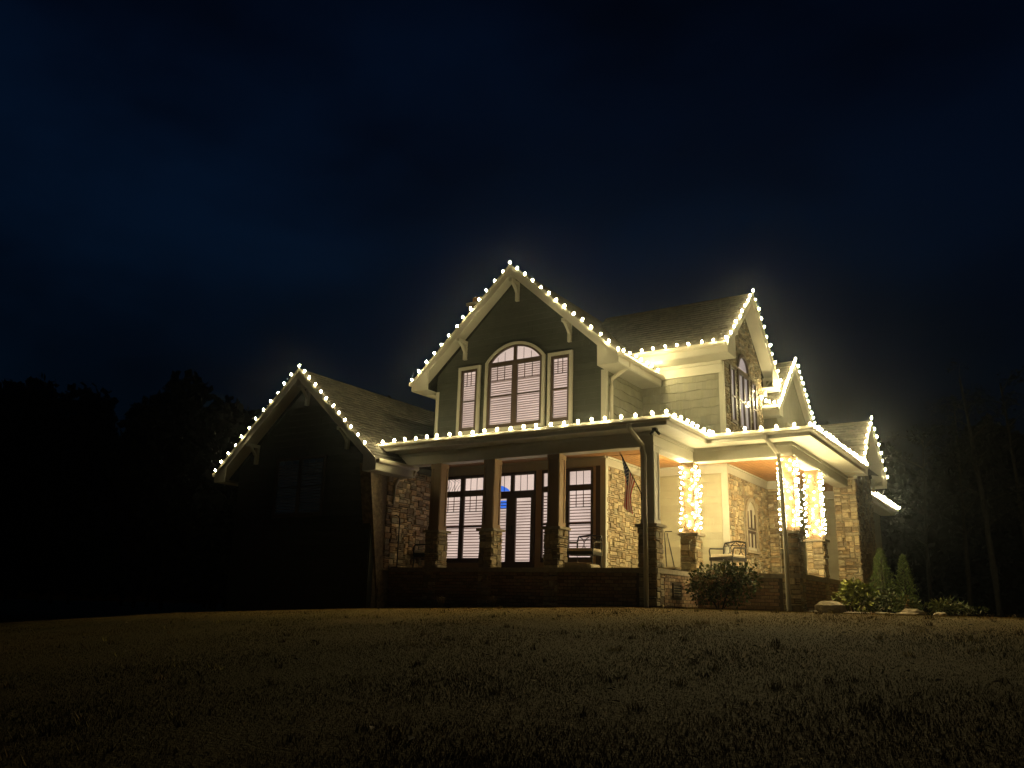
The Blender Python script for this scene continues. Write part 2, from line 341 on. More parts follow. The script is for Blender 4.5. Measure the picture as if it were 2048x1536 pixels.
# siding boards of the lower wall
def lap(fr, u0, u1, v0, v1, step, parent, m, name='siding_board', clip=None, th=.018):
    v = v0
    while v < v1-.02:
        t = min(v+step, v1); a, b_ = (u0, u1) if clip is None else clip(v, t)
        if b_-a > .05:
            q = MB(); f = random.uniform(.92, 1.07); q.tint = (f, f, f)
            k0 = a
            while k0 < b_-.01:                                   # boards butt-jointed at random lengths
                k1 = min(b_, k0+random.uniform(1.1, 2.6)); f = random.uniform(.90, 1.08); q.tint = (f, f, f); dz = random.uniform(-.002, .002)
                q.prism([fr.p(k0, v+dz, .002), fr.p(k0, v+dz, th), fr.p(k0, t-.002, .006), fr.p(k0, t-.002, .002)], fr.u*(k1-k0-.004)); k0 = k1
            q.build(name, m, parent)
        v = t
lap(FD, .02, X1-.14, zf, 3.36, .18, w_d1, M['khaki'])
lap(FX(2.6), 5.9, 8.28, zf, 3.36, .18, w_x26, M['khaki'])
lap(FY(8.3), 2.72, 3.96, zf, 3.36, .18, w_back, M['khaki'])
def crown(b):
    for fr, u0, u1 in ((A, -5.25, .03), (FX(0), .0, D1), (FD, .03, X1+.03), (FX1, D1, 5.6), (FY(5.6), X1+.03, 2.63), (FX(2.6), 5.6, 8.3), (FY(8.3), 2.63, 3.98)):
        fr.box(b, u0, u1, 3.37, 3.55, .004, .03)
        fr.poly(b, [(u0, 3.552), (u1, 3.552), (u1, 3.598), (u0, 3.598)], .004, .07)
part('frieze_board', M['trim'], H, crown)
for fs in ([(A, -.12, .0, .022, .028), (FX(0), -.028, .10, .0, .03)], [(FD, X1-.13, X1, .004, .03), (FX1, D1-.03, D1+.028, 0, .03)], [(FX(2.6), 5.57, 5.85, .004, .03)]):
    part('corner_board', M['trim'], H, lambda b: [f.box(b, a, c, zf, 3.368, d, e) for f, a, c, d, e in fs])
part('wall_panel', M['brown'], H, lambda b: A.box(b, -.245, -.122, zf, 3.368, .004, .02))
# ---- porch columns
def porch_column(xr, y0, zbot=-.08, post_m=None, tall=zb):
    """xr: right face, y0: front face"""
    x0 = xr-PW; y1 = y0+PW; ins = .035
    core = boxp('porch_column', M['mortar'], H, (x0+ins, y0+ins, zbot), (xr-ins, y1-ins, zc-.06))
    for fr, u0, u1 in ((FY(y0+ins), x0+.005, xr-.005), (FX(xr-ins), y0+.005, y1-.005), (FXm(x0+ins), y0+.005, y1-.005)):
        stones(fr, u0+ins*.6, u1-ins*.6, zbot+.0, zc-.062, core, depth=(.012, .042))
    cp = MB(); cp.box((x0-.035, y0-.035, zc-.058), (xr+.035, y1+.035, zc)); cp.build('cap', M['cap'], core)
    c = ((x0+xr)/2, (y0+y1)/2); h = .145
    def post(b):
        b.box((c[0]-h, c[1]-h, zc+.001), (c[0]+h, c[1]+h, tall))
        b.box((c[0]-h-.02, c[1]-h-.02, zc+.001), (c[0]+h+.02, c[1]+h+.02, zc+.10))
        b.box((c[0]-h-.02, c[1]-h-.02, tall-.12), (c[0]+h+.02, c[1]+h+.02, tall-.004))
        for s in (-1, 1):
            b.box((c[0]+h-.001, c[1]+s*(h-.045), zc+.1), (c[0]+h+.018, c[1]+s*(h+.0), tall-.12))
            b.box((c[0]+s*(h-.045), c[1]-h-.018, zc+.1), (c[0]+s*h, c[1]-h+.001, tall-.12))
    part('post', post_m or M['post'], core, post)
    return c
POSTS = [porch_column(x, yP, zbot=-.32) for x in (-3.69, -2.05, -.24)]
PC4 = porch_column(2.11, yP, post_m=M['trim'])
PC1 = porch_column(2.11, .54, post_m=M['wpost']); PC2 = porch_column(4.44, .54, post_m=M['wpost']); PC3 = porch_column(4.44, 2.79, post_m=M['wpost'])
# ---- porch beams, soffits, fascia
def beams(b):
    b.box((-5.26, yP+.06, zb), (2.05, yP+.38, 3.72)); b.box((1.73, yP+.382, zb), (2.05, .598, 3.721))
    b.box((1.731, .60, zb-.001), (4.38, .92, 3.722)); b.box((4.06, .922, zb), (4.38, 6.2, 3.72))
part('porch_beam', M['trim'], H, beams)
def beam_trim(b):
    b.box((-5.26, yP+.045, zb+.02), (2.065, yP+.058, zb+.07)); b.box((2.052, yP+.06, zb+.02), (2.065, .58, zb+.07))
    b.box((2.07, .585, zb+.02), (4.395, .598, zb+.07)); b.box((4.382, .60, zb+.02), (4.395, 6.19, zb+.07))
    b.box((-5.26, yP+.03, 3.64), (2.08, yP+.058, 3.715)); b.box((2.052, yP+.06, 3.64), (2.08, .57, 3.715))
    b.box((2.09, .57, 3.64), (4.41, .598, 3.715)); b.box((4.382, .60, 3.64), (4.41, 6.19, 3.715))
part('beam_moulding', M['trim'], H, beam_trim)
def soff(b):
    b.box((-5.5, yA+.02, 3.723), (xA-.02, yP+.40, 3.74)); b.box((1.72, yP+.402, 3.724), (xA-.02, yB+.60, 3.741))
    b.box((xA-.018, yB+.02, 3.7235), (xB-.02, .94, 3.7405)); b.box((4.04, .942, 3.724), (xB-.02, 6.1, 3.741))
part('porch_soffit', M['trim'], H, soff)
def fasc(b):
    b.box((-5.65, yA, 3.715), (xA, yA+.018, 3.90)); b.box((xA-.018, yA+.0185, 3.715), (xA, yB+.02, 3.90))
    b.box((xA+.001, yB, 3.715), (xB, yB+.018, 3.90)); b.box((xB-.018, yB+.0185, 3.715), (xB, 5.95, 3.90))
part('porch_fascia', M['trim'], H, fasc)
def gutter(p0, p1, nrm, name='gutter', h=.11, w=.11):
    """K-style gutter hung on a fascia, p0-p1 along the top edge"""
    p0, p1, n = Vector(p0), Vector(p1), Vector(nrm)
    prof = [(0.002, -h), (.075, -h), (.108, -h*.80), (.116, -h*.58), (.108, -h*.25), (.098, -.004), (.094, 0), (.082, 0), (.080, -.016), (.012, -.018), (.002, 0)]
    return part(name, M['pipe'], H, lambda b: b.prism([p0+n*a+Vector((0, 0, z)) for a, z in prof], p1-p0))
gutter((-5.62, yA, ze+.01), (xA+.11, yA, ze+.01), (0, -1, 0)); gutter((xA, yA-.005, ze+.012), (xA, yB-.112, ze+.012), (1, 0, 0))
gutter((xA+.005, yB, ze+.01), (xB+.11, yB, ze+.01), (0, -1, 0)); gutter((xB, yB-.005, ze+.012), (xB, 5.8, ze+.012), (1, 0, 0))
# porch roof: a low hipped sheet wrapping the corner
def porch_roof(b):
    st = .11; xs = np.arange(-5.4, 4.97, st); ys = np.arange(-2.32, 8.0, st)
    def hz(x, y):
        h = -1
        if x <= xA+.02 and y >= yA-.03: h = max(h, .2*min(xA+.03-x, y-yA+.03))
        if y >= yB-.03 and x <= xB+.04: h = max(h, .2*min(xB+.04-x, y-yB+.03))
        return h
    idx = {}
    for j, y in enumerate(ys):
        for i, x in enumerate(xs):
            h = hz(x, y)
            if h >= -.0001: idx[i, j] = len(b.v); b.v.append((x, y, 3.915+h)); b.t.append((1, 1, 1))
    for (i, j) in list(idx):
        q = [(i, j), (i+1, j), (i+1, j+1), (i, j+1)]
        cx, cy_ = xs[i]+.05, ys[j]+.05
        if all(k in idx for k in q) and not (cx < 0 and cy_ > 0) and not (cx < X1 and cy_ > D1) and not (cx < 2.6 and cy_ > 5.6):
            b.f.append(tuple(idx[k] for k in q)); b.m.append(0)
part('porch_roof', M['roof'], H, porch_roof)
# ================================================================ gables
class Gable:
    """p inward along the ridge from the rake plane, q across, z up"""
    def __init__(s, axis, face, c, Hs, zT, zP): s.axis, s.face, s.c, s.H, s.zT, s.zP = axis, face, c, Hs, zT, zP
    def P(s, p, q, z):
        return Vector((s.c+q, s.face+p, z)) if s.axis == 'y' else Vector((s.face-p, s.c+q, z))
    def top(s, q): return s.zP-(s.zP-s.zT)*abs(q)/s.H
    def prism(s, b, pts, p0, p1): b.prism([s.P(p0, q, z) for q, z in pts], s.P(p1, 0, 0)-s.P(p0, 0, 0))
def gable(axis, face, c, Hs, zT, zP, Ld, ov, W, sides=(-1, 1), shingle_sides=(), eave0=0.0, gut=(-1, 1), gdepth=None, rb=.22):
    g = Gable(axis, face, c, Hs, zT, zP); th = .10; k = (zP-zT)/Hs; vd = .11*math.sqrt(1+k*k)
    for s_ in (-1, 1):
        rf = part('roof', M['roof'], H, lambda b: g.prism(b, [(s_*Hs, zT-.012), (0, zP-.012), (0, zP-vd), (s_*Hs, zT-vd)], .035, Ld))
        if s_ in shingle_sides:                                   # shingle courses, each tab its own slab
            b = MB(); n = int(math.hypot(Hs, zP-zT)/.15)
            for i in range(n):
                a0, a1 = i/n, (i+1.12)/n; p = .0-random.uniform(0, .25)
                while p < Ld:
                    w = random.uniform(.16, .34); f = random.uniform(.6, 1.35); b.tint = (f, f*random.uniform(.94, 1.03), f*random.uniform(.88, 1.02))
                    pa, pb = max(p+.004, .0), min(p+w-.004, Ld)
                    if pb > pa+.02:
                        q0, q1 = s_*Hs*(1-a0)*1.0, s_*Hs*(1-min(a1, 1)); z0, z1 = g.top(q0), g.top(q1)
                        l = .016+random.uniform(0, .008)
                        b.add([g.P(pa, q0, z0+l), g.P(pb, q0, z0+l), g.P(pb, q1, z1+.002), g.P(pa, q1, z1+.002), g.P(pa, q0, z0-.01), g.P(pb, q0, z0-.01)], [(0, 1, 2, 3), (4, 5, 1, 0)])
                    p += w
            b.build('shingles', M['roof'], rf, kind='stuff')
        # rake board and the sloping soffit behind it
        part('rake_board', M['trim'], H, lambda b: (g.prism(b, [(s_*Hs, zT-.005), (s_*.002, zP-.005), (s_*.002, zP-rb*1.35), (s_*Hs, zT-rb*1.2)], 0, .034),
                                                    g.prism(b, [(s_*(Hs+.01), zT+.004), (s_*.002, zP+.004), (s_*.002, zP-.075), (s_*(Hs+.01), zT-.075)], -.022, -.001)))
        zs = lambda q: g.top(q)-vd-.004
        part('rake_soffit', M['trim'], H, lambda b: g.prism(b, [(s_*Hs*.995, zs(Hs)-.0), (s_*.004, zs(0)), (s_*.004, zs(0)-.02), (s_*Hs*.995, zs(Hs)-.02)], .036, ov-.002))
        # boxed eave return, its pork-chop end and the level eave soffit
        zl = zT-rb*1.2
        part('eave_return', M['trim'], H, lambda b: (g.prism(b, [(s_*Hs*.999, zl-.004), (s_*W, zl-.004), (s_*W, min(g.top(W)-vd-.03, zl+.9)), (s_*Hs*.999, zT-vd-.03)], .002, .034),
                                                     g.prism(b, [(s_*Hs, zl-.02), (s_*(W+.001), zl-.02), (s_*(W+.001), zl-.005), (s_*Hs, zl-.005)], .0, gdepth or Ld)))
        part('eave_fascia', M['trim'], H, lambda b: g.prism(b, [(s_*Hs, zl-.004), (s_*(Hs+.02), zl-.004), (s_*(Hs+.02), zT-.03), (s_*Hs, zT-.03)], .0, gdepth or Ld))
        if s_ in gut:
            a = g.P(.0, s_*(Hs+.02), zT+.0); e = g.P(gdepth or Ld, s_*(Hs+.02), zT+.0)
            gutter(a, e, g.P(0, s_, 0)-g.P(0, 0, 0))
    return g
def knee(g, q, z, ov, h=.55):
    """bracket under a rake: arm, wall leg and a curved brace"""
    o = MB(); w = .05
    g.prism(o, [(q-w, z-.09), (q+w, z-.09), (q+w, z), (q-w, z)], .03, ov-.0)
    g.prism(o, [(q-w, z-h), (q+w, z-h), (q+w, z-.092), (q-w, z-.092)], ov-.09, ov-.004)
    a, c_ = (.09, z-.09), (ov-.05, z-h+.06)
    for i in range(5):
        t0, t1 = i/5, (i+1)/5
        f = lambda t: (a[0]+(c_[0]-a[0])*t+.07*math.sin(math.pi*t), a[1]+(c_[1]-a[1])*t-.0)
        (pa, za), (pb, zb_) = f(t0), f(t1)
        o.prism([g.P(pa, q-w*.7, za), g.P(pb, q-w*.7, zb_), g.P(pb, q-w*.7, zb_+.075), g.P(pa, q-w*.7, za+.075)], g.P(0, w*1.4, 0)-g.P(0, 0, 0))
    return o.build('bracket', M['trim'], H)
# ---- main gable facing the lawn
G0 = gable('y', -.449, -Wm/2, Wm/2+.57, 6.098, 9.076, 6.5, .449, Wm/2, shingle_sides=(1,), gdepth=2.66)
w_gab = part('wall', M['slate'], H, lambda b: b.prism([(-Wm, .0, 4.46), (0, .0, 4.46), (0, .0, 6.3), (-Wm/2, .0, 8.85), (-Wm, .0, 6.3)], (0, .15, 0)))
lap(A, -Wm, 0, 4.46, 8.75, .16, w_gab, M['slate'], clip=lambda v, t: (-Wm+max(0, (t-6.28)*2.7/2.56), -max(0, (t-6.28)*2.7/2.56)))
for q in (0, -1.72, 1.68): knee(G0, q, G0.top(q)-.30 if q else 8.68, .449)
part('corner_board', M['trim'], H, lambda b: (A.box(b, -Wm-.02, -Wm+.10, 4.4, 5.82, .02, .034), FXm(-Wm).box(b, -.034, .09, 4.0, 5.82, .0, .02)))
part('corner_board', M['trim'], H, lambda b: (A.box(b, -.10, .034, 4.4, 5.82, .02, .034), FX(0).box(b, -.02, .09, 4.35, 5.82, .0, .034)))
# side wall of the main gable and the set-back wall, in wavy shake courses
w_s2 = wallbox(M['sage'], (-.15, .152, 4.0), (0, D1, 6.0)); w_d2 = wallbox(M['sage'], (-.14, D1, 4.0), (X1, D1+.15, 6.35))
wallbox(M['sage'], (-Wm, .152, 3.0), (-Wm+.15, 6, 6.0))
def shakes(fr, u0, u1, v0, v1, step, parent):
    v = v0
    while v < v1-.03:
        b = MB(); t = min(v+step, v1); u = u0
        while u < u1-.01:
            w = min(random.uniform(.08, .21), u1-u); f = random.uniform(.95, 1.05); b.tint = (f, f, f*random.uniform(.94, 1.04)); dz = .016*math.sin(u*7+v*13)+random.uniform(-.004, .004)
            b.prism([fr.p(u+.001, v+dz-.02, .002), fr.p(u+.001, v+dz-.02, .034+random.uniform(0, .003)), fr.p(u+.001, t, .010), fr.p(u+.001, t, .002)], fr.u*(w-.0022)); u += w
        b.build('shake_course', M['sage'], parent); v = t
shakes(FX(0), .1, D1, 4.3, 5.82, .235, w_s2); shakes(FD, .03, X1-.1, 4.2, 5.98, .235, w_d2)
# ---- upper side gable (stone, arched window) facing the side yard
G1 = gable('x', X1+.37, 3.863, 2.30, 6.62, 8.70, 4.6, .37, 1.653, shingle_sides=(-1,), gut=(-1, 1))
w_g1 = part('wall', M['mortar'], H, lambda b: b.prism([(X1, D1, 4.0), (X1, 5.516, 4.0), (X1, 5.516, 6.9), (X1, 3.863, 8.45), (X1, D1, 6.9)], (-.15, 0, 0)))
wallbox(M['sage'], (-.1, D1+.152, 4.0), (X1-.152, D1+.3, 6.4))
UPW = [(2.64, 3.10, 4.75, 6.35), (3.28, 4.30, 4.70, 6.92), (4.45, 4.92, 4.75, 6.35)]
stones(FX1, D1+.03, 5.5, 4.1, 8.3, w_g1, tone=.5, holes=UPW, clip=lambda u, v: v < 6.85 or abs(u-3.863) < (8.40-v)*1.653/1.55)
knee(G1, 1.9, G1.top(1.9)-.30, .37); knee(G1, -1.35, G1.top(1.35)-.3, .37, .4)
def g1trim(b):
    FD.box(b, X1-.10, X1+.0, 4.2, 6.0, .004, .036); FX1.box(b, D1-.036, D1+.02, 4.1, 6.3, .004, .036)
part('frieze_board', M['trim'], H, lambda b: (FD.box(b, .0, X1+.0, 6.0, 6.32, .004, .045), FD.box(b, .0, X1, 6.24, 6.33, .045, .08)))
part('corner_board', M['trim'], H, g1trim)
# ---- second, smaller side gable further back
G2 = gable('x', 2.80, 7.60, 2.05, 5.78, 7.66, 3.0, .2, 1.7, shingle_sides=(-1,))
w_g2 = part('wall', M['sage'], H, lambda b: b.prism([(2.6, 5.9, 4.0), (2.6, 9.3, 4.0), (2.6, 9.3, 5.9), (2.6, 7.6, 7.45), (2.6, 5.9, 5.9)], (-.15, 0, 0)))
wallbox(M['sage'], (2.0, 5.9, 4.0), (2.449, 6.0, 5.7))
shakes(FX(2.6), 5.92, 9.28, 4.3, 5.5, .235, w_g2)
# ---- side entry gable at the far right, on its stone pier
G3 = gable('x', 4.94, 7.28, 1.70, 3.98, 5.46, 2.9, .36, 1.1, shingle_sides=(-1,), gut=(1,))
w_g3 = part('wall', M['mortar'], H, lambda b: b.prism([(4.56, 6.86, -.1), (4.56, 8.5, -.1), (4.56, 8.5, 3.85), (4.56, 7.28, 5.2), (4.56, 6.3, 4.2), (4.56, 6.3, 3.8), (4.56, 6.86, 3.8)], (-.25, 0, 0)))
stones(FX(4.56), 6.9, 8.48, -.05, 3.9, w_g3, tone=.6, big=1.4)  # darkened like the pier's side face, shade put into the tint
pil = boxp('stone_pier', M['mortar'], H, (4.02, 6.22, .0), (4.57, 6.85, 3.86))
stones(FY(6.22), 4.0, 4.59, .72, 3.72, pil); stones(FX(4.57), 6.2, 6.86, .0, 3.84, pil, tone=.6)  # side-yard face toned down: its shade is put into the stone tint
stones(FXm(4.02), 6.22, 6.85, .8, 3.7, pil)
knee(G3, -1.2, 4.02, .36, .4); knee(G3, 1.3, 3.95, .36, .4)
# low eave beyond it
def lowroof(b):
    b.prism([(4.3, 9.4, 3.66), (4.3, 9.4, 3.58), (1.5, 9.4, 5.6), (1.5, 9.4, 5.7)], (0, 4.8, 0))
part('roof', M['roof'], H, lowroof)
def loweave(b):
    b.box((4.28, 9.4, 3.46), (4.30, 14.2, 3.66)); b.box((3.82, 9.4, 3.44), (4.278, 14.2, 3.455)); b.prism([(3.86, 14.18, 3.456), (4.28, 14.18, 3.456), (4.28, 14.18, 3.57), (3.86, 14.18, 3.87)], (0, .02, 0))
    b.prism([(3.86, 9.38, 3.456), (4.28, 9.38, 3.456), (4.28, 9.38, 3.57), (3.86, 9.38, 3.87)], (0, .018, 0))
part('eave_fascia', M['trim'], H, loweave)
gutter((4.302, 9.4, 3.67), (4.302, 14.2, 3.67), (1, 0, 0))
wallbox(M['sage'], (3.66, 8.6, -.1), (3.81, 14.0, 3.44)); wallbox(M['sage'], (2.4, 8.452, -.1), (4.30, 8.598, 3.8))
# ---- left wing, gable to the lawn
GW = gable('y', -3.0, -7.9, 3.06, 3.40, 6.12, 8.0, .45, 2.63, shingle_sides=(1,), gdepth=1.55)
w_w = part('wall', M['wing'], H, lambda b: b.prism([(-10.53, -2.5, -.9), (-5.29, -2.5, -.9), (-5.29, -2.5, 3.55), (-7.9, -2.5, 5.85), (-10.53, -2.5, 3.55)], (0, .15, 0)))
w_wr = wallbox(M['mortar'], (-5.42, -2.34, -.9), (-5.27, 0, 3.55)); wallbox(M['sage'], (-10.52, -2.34, -.9), (-10.37, 6, 3.4))
stones(FX(-5.27), -2.02, -.02, .72, 3.48, w_wr, tone=1.3, vary=1.1, depth=(.02, .06))
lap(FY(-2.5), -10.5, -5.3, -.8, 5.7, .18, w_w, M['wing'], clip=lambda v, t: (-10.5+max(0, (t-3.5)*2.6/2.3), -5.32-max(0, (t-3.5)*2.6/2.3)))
for q in (-1.85, 1.65): knee(GW, q, GW.top(q)-.30, .45)
knee(GW, 0, 5.70, .45)
# battered stone corner of the wing, wider at its head
def battered(b):
    b.add([(-5.58, -2.11, -.35), (-5.22, -2.11, -.35), (-5.22, -1.88, -.35), (-5.58, -1.88, -.35), (-5.58, -2.78, 3.36), (-5.22, -2.78, 3.36), (-5.22, -2.36, 3.36), (-5.58, -2.36, 3.36)],
          [(0, 3, 2, 1), (4, 5, 6, 7), (0, 1, 5, 4), (1, 2, 6, 5), (2, 3, 7, 6), (3, 0, 4, 7)])
    b.box((-5.6, -2.20, -.4), (-5.19, -1.82, .28))
part('corner_pier', M['batter'], H, battered)
# chimney behind the main roof
ch = boxp('chimney', M['bmortar'], H, (-7.4, 4.0, 3.2), (-6.85, 4.6, 10.1)); boxp('chimney_cap', M['cap'], ch, (-7.46, 3.94, 10.1), (-6.79, 4.66, 10.2))
boxp('flue', M['orange'], ch, (-7.3, 4.1, 10.2), (-6.95, 4.5, 10.42))
# ---- downspouts
def spout(name, pts, r=.052, m=None): return part(name, m or M['pipe'], H, lambda b: b.tube(pts, r, 8), smooth=False)
spout('downspout', [(1.76, yA-.06, 3.80), (1.76, yA-.05, 3.70), (1.84, yP-.05, 3.42), (1.88, yP-.05, 3.2), (1.90, yP-.09, 1.9), (1.92, yP-.11, 1.6), (1.92, yP-.11, -.05)])
spout('downspout', [(3.98, yB-.06, 3.80), (3.98, yB-.05, 3.72), (4.12, .44, 3.42), (4.15, .42, 3.1), (4.18, .38, 1.9), (4.2, .36, 1.7), (4.2, .36, .0)])
spout('downspout', [(-5.88, .1, 6.0), (-5.86, .1, 5.85), (-5.5, .1, 5.72), (-5.46, .1, 5.6), (-5.46, .1, 4.4)])
spout('downspout', [(.60, .2, 6.02), (.58, .2, 5.9), (.1, .2, 5.62), (.07, .2, 5.4), (.07, .2, 4.35)])
spout('downspout', [(-4.78, -1.5, 3.30), (-4.82, -1.5, 3.2), (-5.15, -1.72, 3.08), (-5.2, -1.8, 2.9), (-5.2, -1.82, 2.4)])
spout('downspout', [(1.9, 1.42, 6.56), (2.2, 1.5, 6.45), (2.37, 2.1, 6.2), (2.37, 2.15, 4.4)], .03) if False else None
def seccam(b):
    b.box((2.16, -2.06, 3.66), (2.26, -1.96, 3.72))
    b.tube([(2.19, -2.04, 3.66), (2.16, -2.12, 3.58)], .03, 8); b.tube([(2.24, -2.0, 3.66), (2.32, -2.04, 3.58)], .03, 8)
part('flood_light', M['black'], H, seccam)
# ================================================================ windows
def arc_pts(u0, u1, v, rise, n=14):
    c = (u1-u0)/2; r = (c*c+rise*rise)/(2*rise); mid = (u0+u1)/2; th = math.asin(min(1, c/r))
    return [(mid+r*math.sin(th-2*th*i/n), v+r*math.cos(th-2*th*i/n)-(r-rise)) for i in range(n+1)]       # right to left
SLAT = {}
def slats(fr, u0, u1, v0, v1, parent, pitch, n=.032, hh=.0082):
    w = u1-u0; key = (round(w, 2), hh, tuple(fr.u))
    if key not in SLAT:
        b = MB(); a = Frame((0, 0, 0), fr.u, fr.n)
        b.prism([a.p(0, -hh, -.012), a.p(0, -hh+.0035, -.012), a.p(0, hh+.0035, .012), a.p(0, hh, .012)], a.u*w)
        SLAT[key] = b.build('slat', M['slat'], parent); first = True
    else: first = False
    k = int((v1-v0)/pitch)
    for i in range(k):
        if first: o = SLAT[key]; first = False
        else:
            o = bpy.data.objects.new('slat', SLAT[key].data); COL.objects.link(o); o.parent = parent
        o.location = fr.p(u0, v0+pitch*(i+.5)+random.gauss(0, .0022), n); o.rotation_euler = tuple(fr.n*random.gauss(0, .0035))
def ring(fr, b, u0, u1, v0, v1, w, n0, n1):
    fr.box(b, u0, u1, v0, v0+w, n0, n1); fr.box(b, u0, u1, v1-w, v1, n0, n1); fr.box(b, u0, u0+w, v0+w, v1-w, n0, n1); fr.box(b, u1-w, u1, v0+w, v1-w, n0, n1)
def blind_window(fr, outer, panes, transoms=(), rail=None, casing=.10, room='room', pitch=.06, casing_m='trim', blinds=True, name='window', muntins=2, arch=None, rail_h=.045, top_muntin=True, label=None):
    u0, u1, v0, v1 = outer
    def frame(b):                                   # one dark plate with the openings left free
        ops = sorted(list(panes)+list(transoms))
        us = sorted({u0, u1, *[o[0] for o in ops], *[o[1] for o in ops]}); vs = sorted({v0, v1, *[o[2] for o in ops], *[o[3] for o in ops]})
        for i in range(len(us)-1):
            for j in range(len(vs)-1):
                cu, cv = (us[i]+us[i+1])/2, (vs[j]+vs[j+1])/2
                if not any(o[0] < cu < o[1] and o[2] < cv < o[3] for o in ops):
                    fr.box(b, us[i], us[i+1], vs[j], vs[j+1], .004, .06)
    wd = part(name, M['brown'], H, frame, label=label)
    if casing:
        if arch is None: part('casing', M[casing_m], wd, lambda b: ring(fr, b, u0-casing, u1+casing, v0-casing, v1+casing, casing-.002, .0195, .085))
    allp = list(panes)+list(transoms)
    part('lit_room', M[room], wd, lambda b: [fr.box(b, a-.01, c+.01, d-.01, e+.01, .0035, .006) for a, c, d, e in allp])
    part('pane', M['glass'], wd, lambda b: [fr.box(b, a, c, d, e, .0465, .0485) for a, c, d, e in allp])
    for a, c, d, e in panes:
        if blinds: slats(fr, a+.012, c-.012, d, e-.02, wd, pitch)
        if rail: part('sash_rail', M['brown'], wd, lambda b: fr.box(b, a, c, rail-rail_h/2, rail+rail_h/2, .04, .066))
        if top_muntin and rail:
            for k in range(1, muntins+1):
                x = a+(c-a)*k/(muntins+1); part('muntin', M['brown'], wd, lambda b: fr.box(b, x-.009, x+.009, e-.40, e, .049, .06))
            part('muntin', M['brown'], wd, lambda b: fr.box(b, a, c, e-.418, e-.40, .049, .06))
    for a, c, d, e in transoms:
        for k in range(1, muntins+1):
            x = a+(c-a)*k/(muntins+1); part('muntin', M['brown'], wd, lambda b: fr.box(b, x-.007, x+.007, d, e, .049, .056))
    return wd
# upstairs trio on the lawn gable
AU = FY(-.019)
blind_window(AU, (-4.50, -3.93, 4.58, 6.34), [(-4.43, -4.01, 4.68, 6.27)], rail=5.42, casing=.09, pitch=.064)
blind_window(AU, (-1.56, -1.00, 4.58, 6.36), [(-1.49, -1.06, 4.68, 6.28)], rail=5.45, casing=.09, pitch=.064)
wd = blind_window(AU, (-3.58, -1.83, 4.58, 6.43), [(-3.50, -2.79, 4.68, 6.30), (-2.62, -1.90, 4.68, 6.30)], rail=5.46, casing=.0, pitch=.064)
arc = arc_pts(-3.50, -1.91, 6.425, .39, 20); arc_o = arc_pts(-3.67, -1.74, 6.44, .50, 20); arc_m = arc_pts(-3.58, -1.83, 6.432, .43, 20)
part('lit_room', M['room'], wd, lambda b: AU.poly(b, arc, .0035, .006)); part('pane', M['glass'], wd, lambda b: AU.poly(b, arc, .0465, .0485))
def arcring(b, P0, P1, n0, n1):
    for i in range(len(P0)-1): b.prism([AU.p(*P0[i], n0), AU.p(*P0[i+1], n0), AU.p(*P1[i+1], n0), AU.p(*P1[i], n0)], AU.n*(n1-n0))
part('arch_frame', M['brown'], wd, lambda b: arcring(b, arc, arc_m, .004, .06))
def ccase(b):
    arcring(b, arc_m, arc_o, .0195, .085); AU.box(b, -3.67, -3.582, 4.49, 6.44, .0195, .085); AU.box(b, -1.828, -1.74, 4.49, 6.44, .0195, .085); AU.box(b, -3.58, -1.83, 4.49, 4.578, .0195, .085)
part('casing', M['trim'], wd, ccase)
part('mullion', M['brown'], wd, lambda b: AU.box(b, -2.75, -2.66, 6.431, 6.815, .004, .063))
for u, t in ((-3.26, 6.56), (-3.03, 6.68), (-2.42, 6.75), (-2.18, 6.62)): part('muntin', M['brown'], wd, lambda b: AU.box(b, u-.006, u+.006, 6.43, t, .049, .056))
# downstairs, under the porch
def interior(fr, wd, u0, u1):                       # ironwork of a lamp hanging inside, seen through the transom
    b = MB()
    for k in range(5):
        a = u0+.1+k*.09
        b.tube([fr.p(a, 2.93, .02), fr.p(a+.06, 3.05, .022), fr.p(a+.03+.04*k, 3.17, .02), fr.p(a-.03, 3.26, .02)], .006, 4)
    b.build('lamp_scroll', M['brown'], wd)
wa = blind_window(A, (-5.08, -3.50, 1.02, 3.34), [(-4.97, -4.37, 1.14, 2.77), (-4.23, -3.62, 1.14, 2.77)], [(-4.97, -4.37, 2.93, 3.26), (-4.23, -3.62, 2.93, 3.26)], rail=1.96, casing=0, pitch=.074)
interior(A, wa, -4.97, -4.4)
wb = blind_window(A, (-1.78, -.325, 1.02, 3.34), [(-1.74, -1.13, 1.14, 2.77), (-.98, -.37, 1.14, 2.77)], [(-1.74, -1.13, 2.92, 3.26), (-.98, -.37, 2.92, 3.26)], rail=1.96, casing=0, pitch=.074)
dr = blind_window(A, (-3.44, -1.985, .82, 3.34), [(-3.29, -2.85, 1.04, 2.66), (-2.56, -2.10, 1.04, 2.66)], [(-3.33, -2.74, 2.85, 3.26), (-2.63, -2.02, 2.85, 3.26)], rail=None, casing=0, pitch=.074, name='double_door')
def handles(b):
    for u in (-2.66, -2.74): A.box(b, u-.02, u+.02, 1.72, 1.95, .061, .07); b.tube([A.p(u, 1.83, .07), A.p(u, 1.83, .11), A.p(u+(.09 if u > -2.7 else -.09), 1.83, .11)], .01, 6)
part('handle', M['black'], dr, handles)
part('lit_screen', M['blue'], dr, lambda b: (A.box(b, -3.2, -2.86, 2.40, 2.62, .0065, .008), A.poly(b, [(-3.32, 2.86), (-2.78, 2.86), (-2.86, 2.93), (-3.0, 3.0), (-3.15, 3.03), (-3.32, 3.0)], .0065, .008)))
